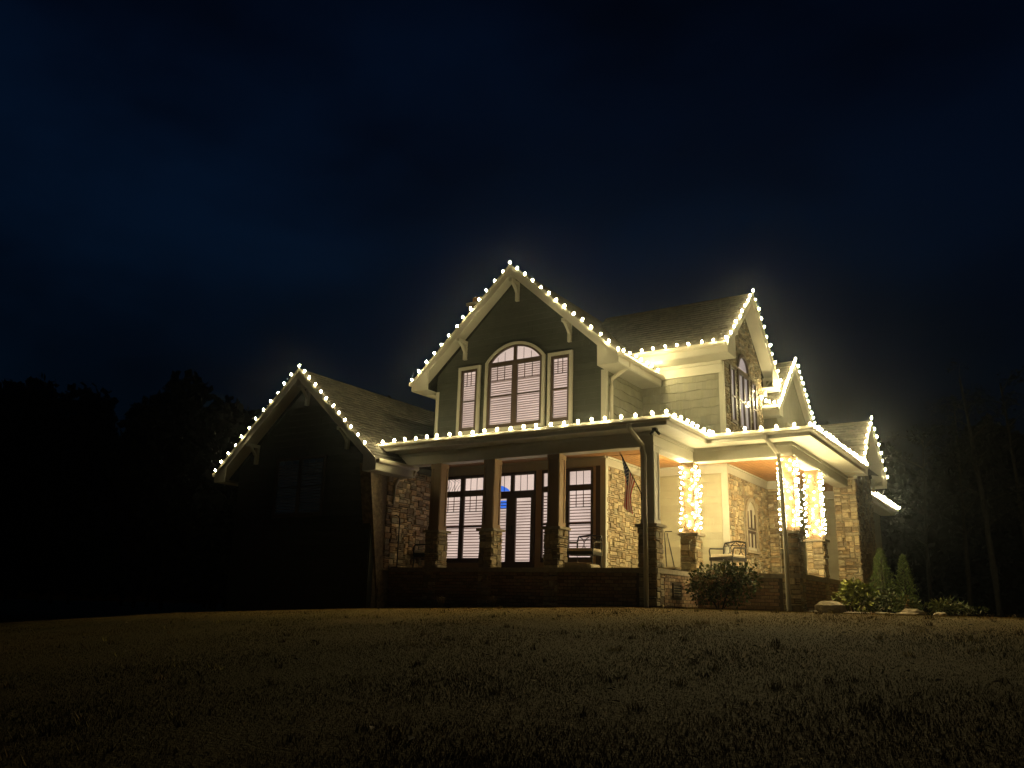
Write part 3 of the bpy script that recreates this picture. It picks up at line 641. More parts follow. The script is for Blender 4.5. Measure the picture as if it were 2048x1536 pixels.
# dim window in the dark wing front
FWg = FY(-2.519)
blind_window(FWg, (-8.90, -7.02, 2.10, 3.72), [(-8.82, -8.02, 2.2, 3.64), (-7.90, -7.10, 2.2, 3.64)], rail=2.9, casing=.0, room='room_dim', pitch=.075)
# stone-wall windows of the upper side gable
blind_window(FX1, (2.66, 3.09, 4.78, 6.33), [(2.74, 3.01, 4.86, 6.26)], rail=5.5, casing=.0, pitch=.09, room='room_side', blinds=False, muntins=1, top_muntin=False)
blind_window(FX1, (4.47, 4.90, 4.78, 6.33), [(4.55, 4.82, 4.86, 6.26)], rail=5.5, casing=.0, pitch=.09, room='room_side', blinds=False, muntins=1, top_muntin=False)
wc_ = blind_window(FX1, (3.31, 4.27, 4.73, 6.36), [(3.40, 3.76, 4.82, 6.26), (3.82, 4.18, 4.82, 6.26)], rail=5.5, casing=.0, pitch=.09, room='room_side', blinds=False, top_muntin=False)
a_in = arc_pts(3.40, 4.18, 6.36, .44, 16); a_out = arc_pts(3.31, 4.27, 6.362, .54, 16)
part('lit_room', M['room_side'], wc_, lambda b: FX1.poly(b, a_in, .0035, .006)); part('pane', M['glass'], wc_, lambda b: FX1.poly(b, a_in, .0465, .0485))
def xarc(b):
    for i in range(16): b.prism([FX1.p(*a_in[i], .004), FX1.p(*a_in[i+1], .004), FX1.p(*a_out[i+1], .004), FX1.p(*a_out[i], .004)], FX1.n*.06)
part('arch_frame', M['brown'], wc_, xarc)
# arched blind window in the porch stone wall
nw = part('window', M['trim'], H, lambda b: FX1.poly(b, [(3.44, 1.54), (4.46, 1.54)]+arc_pts(3.44, 4.46, 2.44, .5, 16), .006, .03), label='small arched niche window in the porch stone wall')
def nframe(b):
    P0, P1 = arc_pts(3.56, 4.34, 2.44, .38, 16), arc_pts(3.44, 4.46, 2.44, .50, 16)
    for i in range(16): b.prism([FX1.p(*P0[i], .031), FX1.p(*P0[i+1], .031), FX1.p(*P1[i+1], .031), FX1.p(*P1[i], .031)], FX1.n*.04)
    FX1.box(b, 3.44, 3.56, 1.54, 2.438, .031, .071); FX1.box(b, 4.34, 4.46, 1.54, 2.438, .031, .071); FX1.box(b, 3.40, 4.50, 1.46, 1.538, .02, .10)
part('casing', M['cap'], nw, nframe)
def nm_(b):
    for a, c, d, e in ((3.64, 3.70, 1.62, 2.0), (3.92, 3.99, 1.62, 2.0), (4.22, 4.27, 1.62, 2.0), (3.64, 4.27, 1.98, 2.05), (3.64, 3.70, 2.12, 2.55), (3.92, 3.99, 2.12, 2.6), (4.22, 4.27, 2.12, 2.5), (3.62, 4.28, 2.08, 2.13)):
        FX1.box(b, a, c, d, e, .031, .055)
part('muntin', M['brown'], nw, nm_)
# little pair of windows in the second gable's side and front
w2 = part('window', M['brown'], H, lambda b: FX(2.6).box(b, 6.9, 8.3, 4.5, 5.45, .03, .05)); part('casing', M['trim'], w2, lambda b: ring(FX(2.6), b, 6.82, 8.38, 4.42, 5.53, .08, .03, .07))
part('mullion', M['trim'], w2, lambda b: FX(2.6).box(b, 7.57, 7.63, 4.5, 5.45, .051, .07))
flush_pieces()
# ================================================================ light strings
def lathe(prof, n=8):
    b = MB(); vs = []
    for r, z in prof:
        for j in range(n): vs.append((r*math.cos(2*math.pi*j/n), r*math.sin(2*math.pi*j/n), z))
    k = len(prof)
    b.add(vs, [(i*n+j, i*n+(j+1) % n, (i+1)*n+(j+1) % n, (i+1)*n+j) for i in range(k-1) for j in range(n)]+[tuple(range(n))[::-1], tuple(range((k-1)*n, k*n))])
    return b
BULB = lathe([(.012, -.025), (.021, -.010), (.027, .010), (.022, .030), (.007, .048)]).build('bulb', M['bulb'], smooth=True)
MINI = lathe([(.007, -.016), (.015, -.007), (.018, .005), (.013, .016), (.004, .025)], 6).build('bulb', M['mini'], smooth=True)
BULB_ME, MINI_ME = BULB.data, MINI.data
M['bulb_weak'] = emit('weak_bulb', BULB_COL, BULB_POWER*.38); WEAK_ME = BULB_ME.copy(); WEAK_ME.materials[0] = M['bulb_weak']
BULBS = [BULB_ME, BULB_ME]
for k_ in ('bulb_hot', 'bulb_dim'):
    me_ = BULB_ME.copy(); me_.materials[0] = M[k_]; BULBS.append(me_)
for o in (BULB, MINI): bpy.data.objects.remove(o)
def string(label, runs, spacing=.34, me=None, sag=.012, group='warm white bulb strings along the roof edges', droop=None):
    """runs: list of polylines"""
    root = empty('light_string', runs[0][0]); tag(root, label, 'light string', group)
    base = Vector(runs[0][0]); wires = MB()
    for pts in runs:
        pts = [Vector(p) for p in pts]; seg = [(pts[i+1]-pts[i]).length for i in range(len(pts)-1)]; tot = sum(seg)
        n = max(1, round(tot/(spacing*.7 if tot < .7 else spacing))); line = []
        for i in range(n+1):
            d = tot*i/n; k = 0
            while k < len(seg)-1 and d > seg[k]: d -= seg[k]; k += 1
            p = pts[k].lerp(pts[k+1], d/max(seg[k], 1e-6)); line.append(p)
            o = bpy.data.objects.new('bulb', me or random.choice(BULBS)); COL.objects.link(o); o.parent = root
            o.location = p-base+Vector((random.uniform(-.022, .022), random.uniform(-.022, .022), .042+random.uniform(-.016, .016)))
            o.rotation_euler = (random.uniform(-.5, .5), random.uniform(-.5, .5), random.uniform(0, 6))
        w = []
        for i in range(len(line)-1): w += [line[i], line[i].lerp(line[i+1], .5)-Vector((0, 0, sag))]
        w.append(line[-1]); wires.tube([p-base for p in w], .005, 4)
    wires.build('wire', M['wire'], root)
    return root
def rake(g, s0=-1, off=-.018): return g.P(off, s0*(g.H+.02), g.zT+.02), g.P(off, 0, g.zP+.03)
a, p = rake(G0, -1); b_, _ = rake(G0, 1)
string('bulb string following both slopes of the tallest front gable', [[a, p], [p+Vector((.25, 0, -.24)), b_]], .33)
string('short bulb string on the gutter running back from the tallest gable', [[G0.P(.1, G0.H+.12, G0.zT+.0), G0.P(2.15, G0.H+.12, G0.zT+.01)]], .36)
string('long bulb string along the gutter of the front porch', [[(-5.55, yA-.10, ze+.004), (xA+.06, yA-.10, ze+.004)]], .352)
string('bulb string on the short porch gutter running back beside the corner post', [[(xA+.10, yA+.2, ze+.003), (xA+.10, yB-.14, ze+.003)]], .33)
string('bulb string on the side porch front gutter above the hydrangea', [[(xA+.2, yB-.10, ze+.003), (xB+.06, yB-.10, ze+.003)]], .37)
string('dense receding bulb string on the side porch gutter toward the stone pier', [[(xB+.10, yB+.05, ze+.003), (xB+.10, 5.7, ze+.005)]], .33)
string('bulb string along the upper eave above the wavy shake wall', [[G1.P(2.3, -G1.H-.12, G1.zT), G1.P(.0, -G1.H-.12, G1.zT)]], .335)
a, p = rake(G1, -1); b_, _ = rake(G1, 1)
string('bulb string on both slopes of the upper stone gable', [[a, p], [p+Vector((0, .22, -.2)), b_]], .33)
a, p = rake(G2, -1); b_, _ = rake(G2, 1)
string('sagging bulb string on the small gable behind the upper stone gable', [[(2.34, 5.44, 5.97), (2.44, 5.40, 5.87), (2.58, 5.36, 5.80), (2.70, 5.36, 5.78), (2.84, 5.40, 5.80)], [a, p], [p+Vector((0, .22, -.2)), b_]], .22)
a, p = rake(G3, -1); b_, _ = rake(G3, 1)
string('bulb string on the lowest gable above the stone pier', [[a, p], [p+Vector((0, .3, -.26)), b_]], .33)
string('bulb string on the low far eave behind the stone pier', [[(4.455, 9.5, 3.65), (4.455, 14.2, 3.65)]], .33)
a, p = rake(GW, -1); b_ = GW.P(-.018, GW.H-.42, GW.top(GW.H-.42)+.02)
string('bulb string on both slopes of the dark left wing gable', [[a, p], [p+Vector((.22, 0, -.2)), b_]], .33, me=WEAK_ME)
def wrap(c, label, n=78, turns=9, z0=zc+.06, z1=zb-.05, seed=1):
    rr = random.Random(seed); root = empty('light_string', (c[0], c[1], z0)); tag(root, label, 'light string', 'bulb strings wound around porch posts')
    h = .185; pts = []
    def at(t):
        a = (t*turns) % 1*4; k = int(a); f = a-k; z = t*(z1-z0)
        cs = [(-h, -h), (h, -h), (h, h), (-h, h), (-h, -h)]
        return Vector((cs[k][0]+(cs[k+1][0]-cs[k][0])*f, cs[k][1]+(cs[k+1][1]-cs[k][1])*f, z))
    for i in range(n):
        z_ = (i+rr.uniform(0, 1))/n; a_ = ((i*.618034+rr.uniform(-.05, .05)) % 1)*4; k_ = int(a_); f_ = a_-k_
        c_ = [(-h, -h), (h, -h), (h, h), (-h, h), (-h, -h)]; p = Vector((c_[k_][0]+(c_[k_+1][0]-c_[k_][0])*f_, c_[k_][1]+(c_[k_+1][1]-c_[k_][1])*f_, z_*(z1-z0)))
        o = bpy.data.objects.new('bulb', MINI_ME); COL.objects.link(o); o.parent = root
        q = Vector((p.x, p.y, 0)).normalized()*rr.uniform(.0, .03)
        o.location = p+q+Vector((0, 0, rr.uniform(-.03, .03))); o.rotation_euler = (rr.uniform(-1.6, 1.6), rr.uniform(-1.6, 1.6), 0)
    b = MB(); b.tube([at(i/(n*3)*.999) for i in range(n*3)], .004, 4); b.build('wire', M['wire'], root)
wrap(PC1, 'bulb string wound around the inner corner post beside the hydrangea', 86, 12, seed=3)
wrap(PC2, 'bulb string wound around the outer corner post behind the downspout', 104, 13, seed=4)
wrap(PC3, 'bulb string wound around the post nearest the tall stone pier', 94, 12, seed=5)
# ================================================================ porch things
# flag
fl = empty('flag', (1.80, yP+.05, 2.31)); tag(fl, 'american flag hanging limp from an angled pole on the corner porch post', 'flag')
o0 = Vector((1.80, yP+.05, 2.31)); tip = Vector((1.40, -2.02, 3.22))
part('pole', M['bark'], fl, lambda b: b.tube([Vector((0, 0, 0)), tip-o0], .012, 8), smooth=True)
part('finial', M['orange'], fl, lambda b: b.tube([tip-o0, tip-o0+(tip-o0).normalized()*.03, tip-o0+(tip-o0).normalized()*.06], .022, 8, r2=.004), smooth=True)
part('bracket', M['black'], fl, lambda b: (b.box((-.05, .0, -.08), (.03, .03, .06)), b.tube([(-.01, 0, -.02), (tip-o0)*.09], .022, 8)))
def cloth():
    b = MB(); ns, ntt = 39, 48; d = (o0-tip)
    for j in range(ntt+1):
        for i in range(ns+1):
            s, t = i/ns, j/ntt
            h = tip+d*(.05+.60*s)-o0
            gather = min(1, t*1.9)*.42
            x = h.x*(1-gather)+((tip-o0).x+.085)*gather+.03*math.sin(t*4+s*3)*t; y = h.y*(1-gather)+((tip-o0).y+.12)*gather+(math.sin(s*11+t*1.5)*.034+math.sin(s*5+t*3)*.03)*min(1, t*3)
            z = h.z-t*(1.06-.34*s)+.012*math.sin(s*9)
            b.v.append((x, y, z)); b.t.append((1, 1, 1))
    for j in range(ntt):
        for i in range(ns):
            k = j*(ns+1)+i; b.f.append((k, k+1, k+ns+2, k+ns+1)); stripe = i//3
            if i < 21 and j < 19:
                star = (j % 4 == 1 and i % 4 == 1) or (j % 4 == 3 and i % 4 == 3); b.m.append(1 if star and i < 20 else 2)
            else: b.m.append(0 if stripe % 2 == 0 else 1)
    return b
cloth().build('cloth', [M['red'], M['white'], M['navy']], fl, smooth=True)
# patio armchairs
def patio_chair(loc, rz, label):
    r = empty('patio_chair', loc); r.rotation_euler = (0, 0, rz); tag(r, label, 'chair', 'metal patio armchairs on the porch')
    def legs(x, y): return [(x, y, 0), (x, y, .42)]
    for x, y in ((-.30, -.27), (.30, -.27), (-.30, .27), (.30, .27)): part('leg', M['black'], r, lambda b: b.tube([(x*1.06, y*1.06, 0), (x, y, .2), (x, y, .42)], .018, 6))
    part('seat', M['black'], r, lambda b: (b.box((-.33, -.30, .34), (.33, .30, .42)),))
    part('seat_cushion', M['cushion'], r, lambda b: b.prism([(-.31, -.29, .422), (-.32, -.30, .455), (-.29, -.27, .49), (.29, -.27, .49), (.32, -.30, .455), (.31, -.29, .422)], (0, .56, 0)))
    def back(b):
        b.tube([(-.31, .28, .42), (-.31, .31, .70), (-.29, .34, .80), (0, .36, .835), (.29, .34, .80), (.31, .31, .70), (.31, .28, .42)], .02, 6)
        for s in (-1, 1):
            b.tube([(s*.05, .33, .46), (s*.14, .335, .56), (s*.155, .34, .66), (s*.10, .345, .75), (s*.02, .35, .80)], .011, 5)
            b.tube([(s*.26, .33, .46), (s*.17, .335, .56), (s*.155, .34, .66), (s*.20, .345, .75), (s*.27, .345, .79)], .011, 5)
        b.tube([(-.30, .31, .72), (0, .335, .74), (.30, .31, .72)], .01, 5)
    part('backrest', M['black'], r, back)
    for s in (-1, 1): part('armrest', M['black'], r, lambda b: b.tube([(s*.31, .29, .66), (s*.34, .0, .64), (s*.34, -.24, .63), (s*.335, -.28, .58), (s*.31, -.28, .42)], .019, 6))
    return r
patio_chair((-.17, -.72, zf), R(6), 'metal patio armchair in front of the lit window by the stone corner')
patio_chair((2.42, 1.75, zf), R(-14), 'metal patio armchair behind the hydrangea by the cream corner board')
patio_chair((-5.0, -.62, zf), R(-58), 'metal patio armchair in the shadowed corner beside the left wing stone wall')
cu = empty('floor_cushion', (-.05, -1.25, zf)); tag(cu, 'pale folded cushion lying on the porch floor before the armchair', 'cushion')
def pad(b):
    pts = [(-.40, .0), (-.42, .06), (-.33, .125), (.05, .135), (.42, .10), (.46, .05), (.44, .0)]
    b.prism([(x, -.22, z) for x, z in pts], (0, .44, 0))
part('pad', M['cushion'], cu, pad); part('piping', M['tan'], cu, lambda b: b.tube([(-.42, -.222, .06), (-.33, -.222, .125), (.05, -.222, .135), (.42, -.222, .10), (.46, -.222, .05)], .01, 5))
st = empty('rod_stand', (1.25, .9, zf)); tag(st, 'slender metal stand with two rods and a bent top handle behind the corner pier', 'stand')
part('base', M['black'], st, lambda b: b.box((-.10, -.18, .0), (.22, .18, .10))); part('tray', M['cushion'], st, lambda b: b.box((-.12, -.2, .102), (.24, .2, .15)))
part('rod', M['black'], st, lambda b: (b.tube([(-.06, 0, .15), (-.10, 0, .97), (-.08, 0, 1.0), (.10, 0, 1.0)], .014, 6), b.tube([(.14, 0, .15), (-.03, 0, .96)], .014, 6)))
hk = empty('shepherd_hook', (-5.12, -1.62, zf)); tag(hk, 'thin black shepherd hook pole by the battered corner of the left wing', 'hook')
part('pole', M['black'], hk, lambda b: b.tube([(0, 0, 0), (0, 0, 1.22)], .017, 6)); part('hook', M['black'], hk, lambda b: b.tube([(0, 0, 1.22), (-.02, -.02, 1.30), (-.08, -.06, 1.34), (-.14, -.1, 1.31), (-.15, -.11, 1.25)], .014, 6))
part('foot', M['black'], hk, lambda b: b.box((-.12, -.12, 0), (.12, .12, .02)))
# ================================================================ planting
def leaves(n, fn, size, tint_fn, flat=.6, pointed=True):
    """n leaf quads; fn(i) -> (position, outward direction)"""
    b = MB(); rr = random
    for i in range(n):
        p, d = fn(i); p, d = Vector(p), Vector(d)
        d = (d+Vector((rr.gauss(0, .5), rr.gauss(0, .5), rr.gauss(0, .4)))).normalized()
        a = d.cross(Vector((rr.gauss(0, 1), rr.gauss(0, 1), rr.gauss(0, 1)))).normalized(); s = size*rr.uniform(.6, 1.35)
        b.tint = tint_fn()
        up_ = d.cross(a)
        b.add([p, p+d*s*.5+a*s*flat*.5+up_*s*.08, p+d*s, p+d*s*.5-a*s*flat*.5+up_*s*.08], [(0, 1, 2, 3)])
    return b
def tint_var(lo=.6, hi=1.4, warm=.15): 
    def f():
        v = random.uniform(lo, hi); w = random.uniform(-warm, warm); return (v*(1+w), v, v*(1-w*.5))
    return f
def blob_pts(c, r, lobes=9, seed=0, fill=.55):
    rr = random.Random(seed); L_ = []
    for i in range(lobes):
        a = rr.uniform(0, 6.28); q = rr.uniform(0, .75)
        L_.append((Vector((c[0]+math.cos(a)*r[0]*q, c[1]+math.sin(a)*r[1]*q, c[2]+rr.uniform(.0, .55)*r[2])), rr.uniform(.32, .55)))
    def f(i):
        lc, lr = rr.choice(L_)
        d = Vector((rr.gauss(0, 1), rr.gauss(0, 1), rr.gauss(.25, 1))).normalized(); q = rr.uniform(fill, 1.0)
        p = lc+Vector((d.x*r[0]*lr, d.y*r[1]*lr, d.z*r[2]*lr))*q
        p.z = max(p.z, .01); return p, d
    return f
def shrub(name, loc, r, n, size, m, label, cat, seed, lobes=9, tint=None, flat=.6, group=None, stems=8):
    root = empty(name, loc); tag(root, label, cat, group)
    leaves(n, blob_pts((0, 0, r[2]*.45), r, lobes, seed), size, tint or tint_var(), flat).build('foliage', m, root)
    b = MB(); rr = random.Random(seed)
    for i in range(stems):
        a = rr.uniform(0, 6.28); q = rr.uniform(.2, .75)
        b.tube([(0+.05*math.cos(a), .05*math.sin(a), -.02), (r[0]*q*.5*math.cos(a), r[1]*q*.5*math.sin(a), r[2]*.35), (r[0]*q*math.cos(a), r[1]*q*math.sin(a), r[2]*.8)], .012, 5, r2=.004)
    b.build('stem', M['bark'], root)
    return root
hy = shrub('hydrangea', (2.96, -.42, 0), (.76, .50, .70), 2700, .075, M['leaf'], 'dark hydrangea bush with dried tan flower heads in front of the brick foundation', 'shrub', 11, 16, tint_var(.5, 1.6, .3), .7)
rr = random.Random(5)
for i in range(34):
    a = rr.uniform(0, 6.28); q = rr.uniform(.25, 1.0); z = .16+.56*math.sqrt(max(0, 1-q*q))*rr.uniform(.7, 1.05)+rr.uniform(0, .12); c = Vector((.74*q*math.cos(a), -abs(.46*q*math.sin(a)) if rr.random() < .7 else .4*q*math.sin(a), z))
    f = lambda k: ((lambda d: (c+d*rr.uniform(.02, .062), d))(Vector((rr.gauss(0, 1), rr.gauss(0, 1), rr.gauss(.3, .8))).normalized()))
    leaves(46, f, .034, tint_var(.6, 1.5, .15), .9).build('flower_head', M['flower'], hy)
shrub('leafy_shrub', (5.28, 1.7, 0), (.55, .45, .50), 800, .11, M['leaf'], 'bright green broad leaved shrub beside the pale boulder under the stone pier', 'shrub', 21, 10, lambda: ((lambda v: (v*1.55, v*1.45, v*.8))(random.uniform(.4, 2.2))), .62)
def conifer(loc, h, r, label, seed):
    root = empty('evergreen', loc); tag(root, label, 'evergreen', 'cone shaped evergreens by the side porch'); rr = random.Random(seed)
    def f(i):
        t = rr.random()**1.25; a = rr.uniform(0, 6.28); lump = 1+.22*math.sin(a*3+t*19+seed)+.12*math.sin(a*7-t*31)
        rad = r*(1-t)**.8*lump*rr.uniform(.55, 1.0)+.015
        return (rad*math.cos(a), rad*math.sin(a), .05+t*h), (math.cos(a)*.7, math.sin(a)*.7, .75)
    leaves(int(2600*h), f, .055, tint_var(.45, 1.6, .15), .28).build('foliage', M['conifer'], root)
    part('trunk', M['bark'], root, lambda b: b.tube([(0, 0, -.05), (0, 0, h*.9)], .035, 6, r2=.006))
conifer((5.80, 2.1, 0), 1.36, .36, 'cone evergreen closest to the stone pier, slightly taller and lighter', 2)
conifer((6.22, 2.35, 0), 1.22, .30, 'darker narrow cone evergreen standing apart from the pier', 6)
shrub('low_plant', (6.35, 1.2, 0), (.38, .28, .26), 260, .10, M['leaf'], 'low spreading plant with pale leaves beside the terracotta figure', 'plant', 31, 7, tint_var(.8, 2.2, .2), .35, stems=4)
shrub('low_plant', (6.95, 1.5, 0), (.5, .3, .22), 340, .12, M['leaf'], 'long grassy clump between the figure and the last low mound', 'plant', 32, 7, tint_var(.8, 2.0, .2), .25, stems=4)
shrub('low_plant', (7.55, 1.8, 0), (.42, .3, .16), 300, .06, M['leaf'], 'low rounded groundcover mound at the dark right end of the bed', 'plant', 33, 7, tint_var(.6, 1.6, .2), .5, stems=3)
shrub('low_plant', (5.95, 1.45, 0), (.34, .3, .36), 320, .07, M['leaf'], 'dark small bush filling the gap at the feet of the cone evergreens', 'plant', 34, 7, tint_var(.4, 1.1, .2), .6, stems=4)
def tuft(loc, label, seed):
    root = empty('ornamental_grass', loc); tag(root, label, 'plant', 'pale grass tufts before the brick foundation'); rr = random.Random(seed); b = MB()
    for i in range(130):
        a = rr.uniform(0, 6.28); l = rr.uniform(.18, .36); t = rr.uniform(.2, 1); f = rr.uniform(.7, 1.5); b.tint = (f*1.3, f*1.25, f*1.2)
        d = Vector((math.cos(a), math.sin(a), 0)); w = d.cross(Vector((0, 0, 1)))*.006
        p0, p1, p2 = d*.04*rr.random(), d*l*t*.5+Vector((0, 0, l*.75)), d*l*t+Vector((0, 0, l*.62))
        b.add([p0-w, p0+w, p1+w, p1-w, p2], [(0, 1, 2, 3), (3, 2, 4)])
    b.build('blade', M['dead'], root, kind='stuff')
tuft((-3.16, -2.25, -.15), 'pale grass tuft below the first lit double window', 1); tuft((-1.70, -2.25, -.11), 'pale grass tuft below the double door', 2)
# rocks and edging
def rock(loc, s, label, seed, name='rock', cat='rock', group='pale stones edging the planting bed'):
    rr = random.Random(seed); b = MB(); vs = []; n = 9; rings = [(.88, 0), (1.0, .30), (.94, .66), (.62, .93)]
    for r, z in rings:
        for j in range(n): k = r*rr.uniform(.86, 1.1); vs.append((s[0]*k*math.cos(6.283*j/n), s[1]*k*math.sin(6.283*j/n), s[2]*z*rr.uniform(.85, 1.15)))
    vs.append((s[0]*.1, 0, s[2]))
    fs = [(i*n+j, i*n+(j+1) % n, (i+1)*n+(j+1) % n, (i+1)*n+j) for i in range(3) for j in range(n)]+[(3*n+j, 3*n+(j+1) % n, 4*n) for j in range(n)]
    b.add(vs, fs); o = b.build(name, M['rock']); o.location = loc; o.rotation_euler = (0, 0, rr.uniform(0, 3)); tag(o, label, cat, group); return o
rock((4.95, .75, -.03), (.31, .24, .27), 'pale rounded boulder left of the bright green shrub, largest rock of the bed', 1)
rock((4.72, .25, -.02), (.28, .10, .05), 'thin flat stone lying just left of the large boulder', 2)
rock((5.62, .30, -.02), (.40, .16, .05), 'long flat edging slab below the bright green shrub', 3)
rock((6.05, .55, -.02), (.22, .14, .06), 'small flat edging stone below the cone evergreens', 4)
rock((6.48, .62, -.02), (.26, .15, .07), 'low tan edging stone in front of the terracotta figure', 5)
rock((6.52, 1.0, -.02), (.24, .14, .14), 'squarish tan block behind the low edging stone', 6)
rock((7.05, .85, -.02), (.24, .12, .09), 'triangular pale stone among the grassy clumps', 7)
fg = empty('garden_figure', (6.42, 1.55, .18)); tag(fg, 'small terracotta garden figure at the foot of the narrow cone evergreen', 'ornament')
fg.location = (6.40, 1.35, 0)
part('plinth', M['rock'], fg, lambda b: b.box((-.07, -.07, -.02), (.07, .07, .18)))
part('body', M['orange'], fg, lambda b: b.tube([(0, 0, .18), (0, 0, .22), (0, 0, .27), (.005, 0, .31), (.01, 0, .33)], .055, 8, r2=.028), smooth=True)
part('head', M['orange'], fg, lambda b: (b.tube([(0, 0, .325), (0, 0, .345), (0, 0, .375), (0, 0, .395)], .03, 8, r2=.018), b.tube([(0, -.02, .36), (0, -.07, .355)], .012, 6, r2=.005)), smooth=True)
# mulch bed along the foundation
def bed(b):
    zz = lambda x, y: float(gz(np.array(float(x)), np.array(float(y))))+.012
    for P0 in ([(-5.2, -2.95), (-1.6, -2.9), (2.0, -2.8), (2.0, -1.75), (-1.6, -1.75), (-5.2, -1.75)],
               [(2.0, -2.8), (2.4, -2.6), (3.0, -1.6), (3.9, -1.25), (4.9, -.6), (5.6, .0), (6.6, .45), (7.6, 1.0), (8.1, 1.9), (7.6, 2.9), (5.0, 3.2), (4.4, .7), (2.1, .6), (2.0, -1.75)]):
        b.add([(x, y, zz(x, y)) for x, y in P0], [tuple(range(len(P0)))])
tag(part('mulch_bed', M['mulch'], None, bed), kind='structure')
# ================================================================ grass, fallen leaves
def scatter_blades():
    n = 230000
    t = rng.random(n); dist = 5.0+19*t**1.25; az = R(33.45)+rng.uniform(-R(36), R(36), n)
    x = CAM.x-np.sin(az)*dist; y = CAM.y+np.cos(az)*dist
    keep = (y < -2.6-np.maximum(0, x-2.4)*-.0)|((x > 2.6) & (y < -1.6+(x-2.6)*.55))
    keep &= ~((x > -11) & (x < 2.5) & (y > -2.95)); keep &= ~((x > 2.3) & (y > -1.3+.5*(x-2.6)))
    x, y = x[keep], y[keep]; n = len(x); z = gz(x, y)-.034
    h = rng.uniform(.0005, .0065, n)*(1+.5*np.sin(x*1.9+np.sin(y*1.3))*np.sin(y*2.3)); a = rng.uniform(0, 6.283, n); w = rng.uniform(.003, .007, n)
    lean = rng.uniform(.006, .024, n); b = rng.uniform(0, 6.283, n)
    P0 = np.c_[x-np.cos(a)*w, y-np.sin(a)*w, z]; P1 = np.c_[x+np.cos(a)*w, y+np.sin(a)*w, z]; P2 = np.c_[x+np.cos(b)*lean, y+np.sin(b)*lean, z+.03+h]
    V = np.stack([P0, P1, P2], 1).reshape(-1, 3); me = bpy.data.meshes.new('grass'); me.vertices.add(3*n); me.vertices.foreach_set('co', V.ravel())
    me.loops.add(3*n); me.loops.foreach_set('vertex_index', np.arange(3*n)); me.polygons.add(n); me.polygons.foreach_set('loop_start', np.arange(n)*3); me.update(calc_edges=True)
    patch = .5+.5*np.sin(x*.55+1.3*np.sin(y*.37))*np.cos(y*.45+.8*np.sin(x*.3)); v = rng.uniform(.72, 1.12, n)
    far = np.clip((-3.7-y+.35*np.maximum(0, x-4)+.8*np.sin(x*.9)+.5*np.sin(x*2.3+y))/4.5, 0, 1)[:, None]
    c0 = np.c_[v*(1.75-.25*patch), v*(1.65-.05*patch), v*(1.4-.1*patch)]; c1 = np.c_[v*(.66-.28*patch), v*(.65-.12*patch), v*(.62-.12*patch)]  # blade tint carries the bulb light: bright by the house, dull farther off
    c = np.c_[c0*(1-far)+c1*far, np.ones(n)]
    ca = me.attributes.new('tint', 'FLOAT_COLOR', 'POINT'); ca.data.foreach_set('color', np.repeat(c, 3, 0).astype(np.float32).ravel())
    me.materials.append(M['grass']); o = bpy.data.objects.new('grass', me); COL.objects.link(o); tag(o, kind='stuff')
scatter_blades()
def litter():
    b = MB()
    for i in range(420):
        d = 5+random.random()**1.0*15; az = R(33.45)+random.uniform(-R(34), R(34)); x, y = CAM.x-math.sin(az)*d, CAM.y+math.cos(az)*d
        if y > -3 and x < 2.6 or y > -1.6+(x-2.6)*.5: continue
        z = float(gz(np.array(x), np.array(y)))+.03; s = random.uniform(.015, .045); a = random.uniform(0, 6.3); f = random.choice([.1, .15, .25, .3, .4, .8]); b.tint = (f, f*.95, f*.9)
        c, q = math.cos(a)*s, math.sin(a)*s; b.add([(x-c, y-q, z), (x+q*.6, y-c*.6, z+.3*s), (x+c, y+q, z+.012), (x-q*.6, y+c*.6, z+.5*s)], [(0, 1, 2, 3)])
    tag(b.build('fallen_leaves', M['dead']), kind='stuff')
litter()
def weeds():
    b = MB()
    for i in range(260):
        d = 5.5+random.random()*13; az = R(33.45)+random.uniform(-R(33), R(33)); x, y = CAM.x-math.sin(az)*d, CAM.y+math.cos(az)*d
        if (y > -3.2 and x < 2.8) or y > -1.6+(x-2.6)*.45: continue
        z = float(gz(np.array(x), np.array(y)))-.02; f = random.choice((.35, .5, .6, 1.0, 1.3)); g = random.uniform(.9, 1.25)
        for k in range(random.randint(7, 16)):
            a = random.uniform(0, 6.28); l = random.uniform(.03, .10); b.tint = (f, f*g, f*.8); w = .006; c, q = math.cos(a), math.sin(a); ox, oy = random.gauss(0, .035), random.gauss(0, .035)
            b.add([(x+ox-q*w, y+oy+c*w, z), (x+ox+q*w, y+oy-c*w, z), (x+ox+c*l*.7, y+oy+q*l*.7, z+l*.6+.02)], [(0, 1, 2)])
    tag(b.build('weeds', M['grass']), kind='stuff')
weeds()
# ================================================================ woods
def woods(name, spots, seed, n=900, size=.8):
    rr = random.Random(seed); b = MB()
    for (x, y, h, r) in spots:
        b.tint = (.5, .5, .5); b.tube([(x, y, -1), (x, y, h*.6)], .16, 5, r2=.06)
        for i in range(n):
            t = rr.random(); a = rr.uniform(0, 6.283); q = r*(.55+.6*math.sin(math.pi*min(1, .25+.75*t)))*(1-.35*t)*rr.uniform(.5, 1.05)
            p = Vector((x+q*math.cos(a), y+q*math.sin(a), h*(.02+.98*t)+rr.gauss(0, .3))); d = Vector((rr.gauss(0, 1), rr.gauss(0, 1), rr.gauss(0, 1))).normalized()
            e = d.cross(Vector((rr.gauss(0, 1), rr.gauss(0, 1), rr.gauss(0, 1)))).normalized(); s = size*rr.uniform(.4, 1.1); f = rr.uniform(.4, 1.3); b.tint = (f, f, f)
            b.add([p, p+d*s*.5+e*s*.35, p+d*s, p+d*s*.5-e*s*.35], [(0, 1, 2, 3)])
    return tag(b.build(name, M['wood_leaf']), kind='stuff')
rr = random.Random(9); sp = []
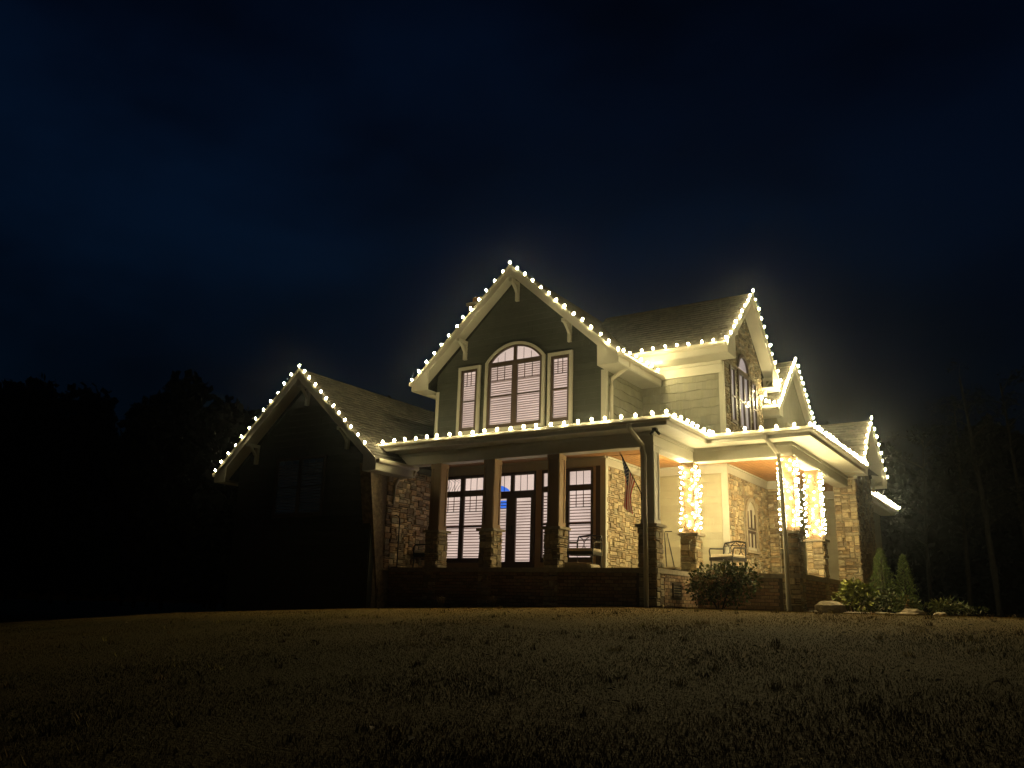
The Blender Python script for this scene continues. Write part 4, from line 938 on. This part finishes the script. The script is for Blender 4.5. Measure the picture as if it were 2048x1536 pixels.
for i in range(34): 
    x = -96+i*2.35+rr.uniform(-1, 1); sp.append((x, 24+rr.uniform(-6, 8)+(x+60)*.05, 19-8.5*min(1, max(0, (x+80)/60))+rr.uniform(-2.2, 2.2), rr.uniform(3.0, 4.6)))
woods('woods', sp, 1, 2400, .95)
sp = [(-14+i*2.1+rr.uniform(-1, 1), 46+rr.uniform(-4, 8), rr.uniform(9, 13.5), rr.uniform(3.2, 4.6)) for i in range(26)]
woods('woods', sp, 2, 2600, .75)
def tall_tree(x, y, h, label, seed, r=.16, pale=True, lean=.3):
    root = empty('tall_tree', (x, y, -.1)); tag(root, label, 'tree', 'tall thin trees beyond the right end of the bed'); rr = random.Random(seed)
    pts = [(lean*(k/6)**1.4*rr.uniform(.8, 1.1), .1*math.sin(k), h*k/6) for k in range(7)]
    part('trunk', M['bark_pale'] if pale else M['bark'], root, lambda b: b.tube(pts, r, 8, r2=r*.3), smooth=True)
    br = MB(); lf = []
    for k in range(22):
        t = rr.uniform(.35, 1); a = rr.uniform(0, 6.28); l = rr.uniform(.8, 2.4)*(1.2-t*.6); i = min(5, int(t*6)); p = Vector(pts[i]).lerp(Vector(pts[i+1]), t*6-i)
        q = p+Vector((math.cos(a)*l, math.sin(a)*l, l*rr.uniform(.2, .7))); br.tube([p, p.lerp(q, .5)+Vector((0, 0, .1)), q], .03, 4, r2=.008); lf.append((p.lerp(q, .7), l*.5)); lf.append((q, l*.45))
    br.build('branch', M['bark'], root, kind='stuff')
    f = lambda i: ((lambda c, d: (c[0]+Vector((d.x, d.y, d.z*.7))*c[1]*rr.uniform(.3, 1), d))(rr.choice(lf), Vector((rr.gauss(0, 1), rr.gauss(0, 1), rr.gauss(0, 1))).normalized()))
    leaves(900, f, .22, tint_var(.4, 1.2, .1), .4).build('crown', M['wood_leaf'], root)
tall_tree(6.35, 27, 11.5, 'pale straight trunk at the far right of the yard, palest of the tall trees', 1, .17, True, -.6)
tall_tree(3.35, 28, 9, 'thin grey trunk right behind the darker cone evergreen', 2, .11, True, .4)
tall_tree(4.9, 30, 11, 'dark trunk between the thin grey trunk and the pale straight one', 3, .13, False, .3)
tall_tree(7.6, 31, 12, 'dark trunk beyond the pale straight one, outermost of the tall trees', 4, .15, False, -.3)

# ================================================================ lens bloom of the bulbs, added as thin haze
hz = MB(); hz.box((-125, -26, -6), (45, 78, 30)); hzo = tag(hz.build('bloom_haze', M['glass']), kind='stuff'); hzo.data.materials.clear()
m = bpy.data.materials.new('bloom_haze'); m.use_nodes = True; n = m.node_tree; n.nodes.clear(); o_ = n.nodes.new("ShaderNodeOutputMaterial"); v_ = n.nodes.new("ShaderNodeVolumePrincipled")
v_.inputs['Color'].default_value = (.8, .9, 1, 1); v_.inputs['Density'].default_value = BLOOM_HAZE; v_.inputs['Anisotropy'].default_value = .95
n.links.new(v_.outputs[0], o_.inputs['Volume']); hzo.data.materials.append(m); hzo.display_type = 'WIRE'
